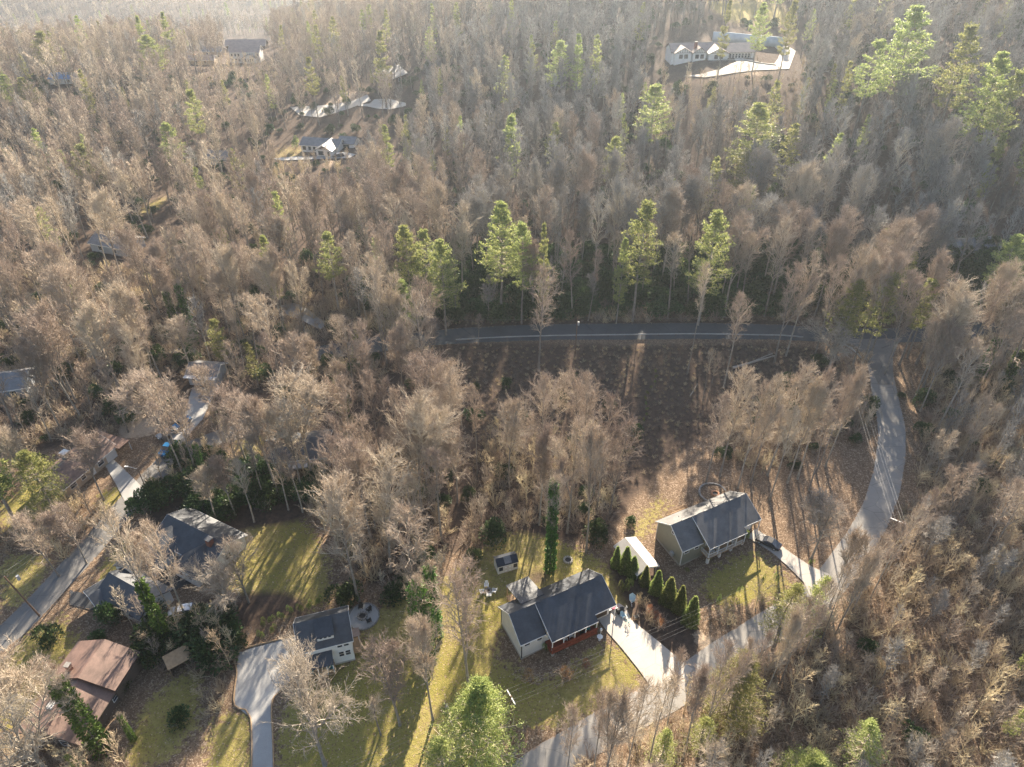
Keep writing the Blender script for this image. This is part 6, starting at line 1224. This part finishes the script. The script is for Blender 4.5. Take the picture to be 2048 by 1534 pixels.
for i in range(len(pts)):
    x, y = pts[i]; h_ = hh[i]
    if i in indiv:
        lb, gp = LAB[i], region(x, y, mx[i], my[i]); v = BARE[rng.randrange(len(BARE))]; s = h_ / 30; sx_ = s * rng.uniform(.7, 1.05) * (1.25 if h_ < 16 else 1)
        put('bare_tree', 'tree', lb, x, y, z_[i], [('trunk', v[0]), ('crown', SHADECROWN[v[1].name] if y > 178 and x > -20 and rng.random() < .8 else v[1])], s, sx_, group=gp, lean=(rng.gauss(0, .03), rng.gauss(0, .03)))
    else: GI.append(i)
def scatter(name, label, P3, idx, rot, scl, protos, cat='wood', kind='stuff'):
    """one object: copies of the prototypes standing at the given ground points (geometry nodes)"""
    hid = bpy.data.collections.new(name + '_kinds')
    for i, me in enumerate(protos): o = bpy.data.objects.new('%s_kind_%02d' % (name, i), me); hid.objects.link(o)
    me = bpy.data.meshes.new(name); me.vertices.add(len(P3)); me.vertices.foreach_set('co', np.asarray(P3, np.float32).ravel())
    for an, ty_, val in (('kind_index', 'INT', idx), ('turn', 'FLOAT_VECTOR', rot), ('size', 'FLOAT_VECTOR', scl)):
        a_ = me.attributes.new(an, ty_, 'POINT'); a_.data.foreach_set('value' if ty_ == 'INT' else 'vector', np.asarray(val, np.int32 if ty_ == 'INT' else np.float32).ravel())
    o = link(name, me); g = bpy.data.node_groups.new(name + '_scatter', 'GeometryNodeTree'); g.interface.new_socket('Geometry', in_out='INPUT', socket_type='NodeSocketGeometry'); g.interface.new_socket('Geometry', in_out='OUTPUT', socket_type='NodeSocketGeometry')
    gi = g.nodes.new('NodeGroupInput'); go = g.nodes.new('NodeGroupOutput'); mp = g.nodes.new('GeometryNodeMeshToPoints'); ip = g.nodes.new('GeometryNodeInstanceOnPoints'); ci = g.nodes.new('GeometryNodeCollectionInfo')
    ci.inputs[0].default_value = hid; ci.inputs['Separate Children'].default_value = True; ci.inputs['Reset Children'].default_value = True; ip.inputs['Pick Instance'].default_value = True
    def na(nm, ty_): n = g.nodes.new('GeometryNodeInputNamedAttribute'); n.data_type = ty_; n.inputs[0].default_value = nm; return n.outputs[0]
    g.links.new(gi.outputs[0], mp.inputs[0]); g.links.new(mp.outputs[0], ip.inputs['Points']); g.links.new(ci.outputs[0], ip.inputs['Instance']); g.links.new(na('kind_index', 'INT'), ip.inputs['Instance Index'])
    g.links.new(na('turn', 'FLOAT_VECTOR'), ip.inputs['Rotation']); g.links.new(na('size', 'FLOAT_VECTOR'), ip.inputs['Scale']); g.links.new(ip.outputs[0], go.inputs[0])
    md = o.modifiers.new('scatter', 'NODES'); md.node_group = g; tag(o, label, cat, None, kind); return o
def reshade(me):  # copy of a tree recoloured to carry the hillside shade
    c = me.copy()
    for i, m_ in enumerate(c.materials):
        if m_ in (M['twig'], M['limb']): c.materials[i] = M['shade_grey_twig']
    return c
GI = np.array(GI); protos = LOW + MID + LOWP + [reshade(m_) for m_ in LOW + MID]
k = np.zeros(len(GI), int); rs = np.random.RandomState(12); dist = np.hypot(pts[GI, 0], pts[GI, 1])
k = np.where(dist < 330, 5 + rs.randint(0, 4, len(GI)), rs.randint(0, 5, len(GI)))
ev = rs.random(len(GI)) < np.where((pts[GI, 0] > 0) & (dist < 400), .07, .075); k = np.where(ev, 9 + rs.randint(0, 2, len(GI)), k)
hill_shade = ~ev & (rs.random(len(GI)) < np.clip(.15 + (pts[GI, 0] + 60) / 90, .12, .9)); k = np.where(hill_shade, k + 11, k)
s_ = hh[GI] / np.where(ev, 26, 30); sx_ = s_ * rs.uniform(.75, 1.35, len(GI))
scatter('far_woods', 'the leafless hillside woods filling the middle and far distance', np.column_stack([pts[GI], z_[GI] - .2]), k, np.column_stack([rs.normal(0, .04, len(GI)), rs.normal(0, .04, len(GI)), rs.uniform(0, 6.28, len(GI))]), np.column_stack([sx_, sx_, s_]), protos)
# undergrowth
def under(name, label, poly, s, protos, sc0, sc1, seed, prob=1.0, ylim=(25, 420), avoid=True, xl=260):
    q = grid(-xl, xl, ylim[0], ylim[1], s, seed); r = np.random.RandomState(seed + 50); q = q[r.random(len(q)) < prob]; zz = Hs(q[:, 0], q[:, 1]); a, b = PR(q[:, 0], q[:, 1], zz); m = (a > -60) & (a < 2110) & (b < 1640)
    if poly: m &= np.any([inpoly(a, b, pl) for pl in poly], axis=0)
    if avoid: m &= ~np.any([inpoly(a, b, pl) for pl in LAWN + KEEP], axis=0)
    if name == 'evergreen_scrub': m &= ~(inpoly(a, b, P((1400,1330),(1700,1250),(1900,1000),(2110,1000),(2110,1640),(1150,1640))) & (r.random(len(q)) < .75))
    for c, w_ in ROADS: m &= np.min(np.hypot(q[:, None, 0] - c[None, ::3, 0], q[:, None, 1] - c[None, ::3, 1]), 1) > w_ / 2 + .8
    q = q[m]; zz = zz[m]; n = len(q); s = r.uniform(sc0, sc1, n); print(name, n)
    return scatter(name, label, np.column_stack([q, zz - .1]), r.randint(0, len(protos), n), np.column_stack([np.zeros(n), np.zeros(n), r.uniform(0, 6.28, n)]), np.column_stack([s, s, s * r.uniform(.7, 1.3, n)]), protos, 'undergrowth')
KEEP = [P((1200,1060),(1430,1120),(1420,1350),(1290,1290),(1200,1180)), OPEN[0], P((1050,1330),(1300,1290),(1290,1400),(1080,1450)), P((1380,1120),(1560,1080),(1600,1180),(1430,1215)), P((455,1040),(600,1010),(690,1190),(560,1240),(430,1150)), P((1190,1195),(1300,1195),(1400,1340),(1310,1420),(1200,1260)), P((1490,1050),(1540,1050),(1690,1150),(1620,1210)), GDR, P((990,1140),(1230,1140),(1230,1260),(1050,1340),(985,1270)), P((1300,980),(1530,980),(1530,1080),(1370,1150),(1250,1110)), P((590,1210),(730,1210),(730,1350),(600,1370)),
        P((50,1285),(265,1285),(265,1400),(190,1480),(50,1480)), P((200,1040),(470,1040),(440,1235),(190,1235)), P((85,890),(250,880),(310,985),(250,1020),(85,985)), P((340,765),(445,765),(430,860),(340,900)), P((1330,60),(1600,60),(1600,150),(1340,160)), P((1700,650),(1830,650),(1800,780),(1740,780)), P((700,190),(820,190),(820,225),(700,225)),
        P((540,960),(670,960),(670,860),(540,860)), P((540,285),(715,285),(715,325),(540,325)), P((1430,970),(1560,960),(1700,900),(1740,1000),(1640,1150),(1520,1050))]
WOODS = [P((905,560),(1900,540),(2110,500),(2110,640),(1840,650),(1800,640),(905,648)), P((1830,690),(2110,660),(2110,1640),(1050,1640),(1200,1500),(1440,1390),(1660,1240),(1780,1100),(1830,960),(1850,800)),
         P((-60,560),(560,520),(905,560),(905,680),(700,820),(440,760),(300,760),(200,900),(0,950),(-60,950))]
under('evergreen_understorey', 'dark rhododendron thicket under the woods beyond the main road', [P((905,500),(1900,500),(2110,480),(2110,640),(1860,645),(1800,636),(1500,634),(905,645)), P((280,935),(560,930),(600,1010),(480,1040),(330,1035)), P((700,560),(905,560),(905,640),(760,640))], 2.6, RHODO, .8, 1.9, 21, .85, (120, 260), xl=170)
under('evergreen_bank', 'dark evergreen shrubs on the shaded bank above the rambling house', [P((300,950),(380,930),(560,925),(640,960),(650,1010),(600,1020),(520,1035),(470,1045),(330,1030)), P((210,1240),(330,1215),(440,1230),(470,1290),(420,1330),(330,1300))], 3.0, RHODO, .9, 1.7, 31, .85, (50, 160), xl=170)
under('evergreen_scrub', 'scattered broad evergreen shrubs through the woods', None, 6, RHODO, .5, 1.4, 22, .33, (40, 420))
BU = [P((500,900),(900,900),(905,1100),(700,1180),(640,1040)), P((760,1160),(900,1120),(900,1230),(860,1400),(780,1380)), P((260,1240),(440,1160),(480,1290),(440,1420),(300,1330)), P((-60,1480),(300,1534),(300,1640),(-60,1640)), P((1380,1180),(1600,1190),(1480,1260),(1400,1300)), P((120,1000),(220,1010),(180,1100),(100,1160),(-60,1120),(-60,1060)), P((380,1390),(440,1390),(440,1440),(380,1460)), P((960,880),(1250,880),(1220,1075),(1120,1060),(1000,1060),(930,1100)), P((1430,860),(1640,800),(1720,760),(1740,860),(1500,960)), P((380,830),(560,850),(560,930),(400,950),(330,1000),(300,980))]
under('bare_undergrowth', 'leafless brush on the woodland floor and garden edges', WOODS + BU, 2.3, BUSH, .7, 1.7, 23, .9, (28, 215), xl=165)
under('meadow_brush', 'short dark dead weeds covering the shaded meadow', [EARTH_SHADE[0], EARTH_SHADE[1]], 1.5, BUSH, .22, .5, 24, .9, (110, 190), avoid=False, xl=110)
SP = [npmesh('sapling_kind', *(lambda a: (a[0] * .28, a[1]))(segs_to_mesh(np.vstack([np.array(grow_bare(130 + i, 30, 7.5, .2, 15, 0, 1, .4, .35)[j]) for j in range(3)]), 3)), [M['straw'] if i else M['limb']]) for i in range(3)]
under('saplings', 'thin leafless saplings crowding the lower right woods and garden edges', [WOODS[1]] + BU, 3.4, SP, .6, 1.2, 25, .9, (28, 215), xl=165)
under('hillside_scrub', 'low grey scrub on the slope below the hilltop driveway', [P((1270,158),(1420,165),(1620,148),(1640,290),(1260,300)), P((500,322),(760,322),(760,420),(500,420)), P((400,132),(600,132),(600,180),(400,180))], 4.5, SP + [BUSH[0]], .5, 1.1, 26, .9, (230, 460), xl=260)
# leaf litter clumps lifting off the ground in the sun
# ------------------------------------------------------------------ haze: the air itself
hz = MB().box(-6800, -1600, -160, 6800, 7800, 113.9)
hm, nt, b = newmat('haze_air'); nt.nodes.remove(b); pv = nt.nodes.new('ShaderNodeVolumePrincipled'); pv.inputs['Color'].default_value = (0.76, 0.87, 1.0, 1); pv.inputs['Density'].default_value = 0.00015; pv.inputs['Anisotropy'].default_value = 0.65
nt.links.new(pv.outputs[0], nt.nodes['Material Output'].inputs['Volume'])
tag(hz.build('haze', hm), 'thin sunlit haze in the air over the whole valley', 'haze', kind='stuff')
print('trees', len(pts), 'far', len(GI))
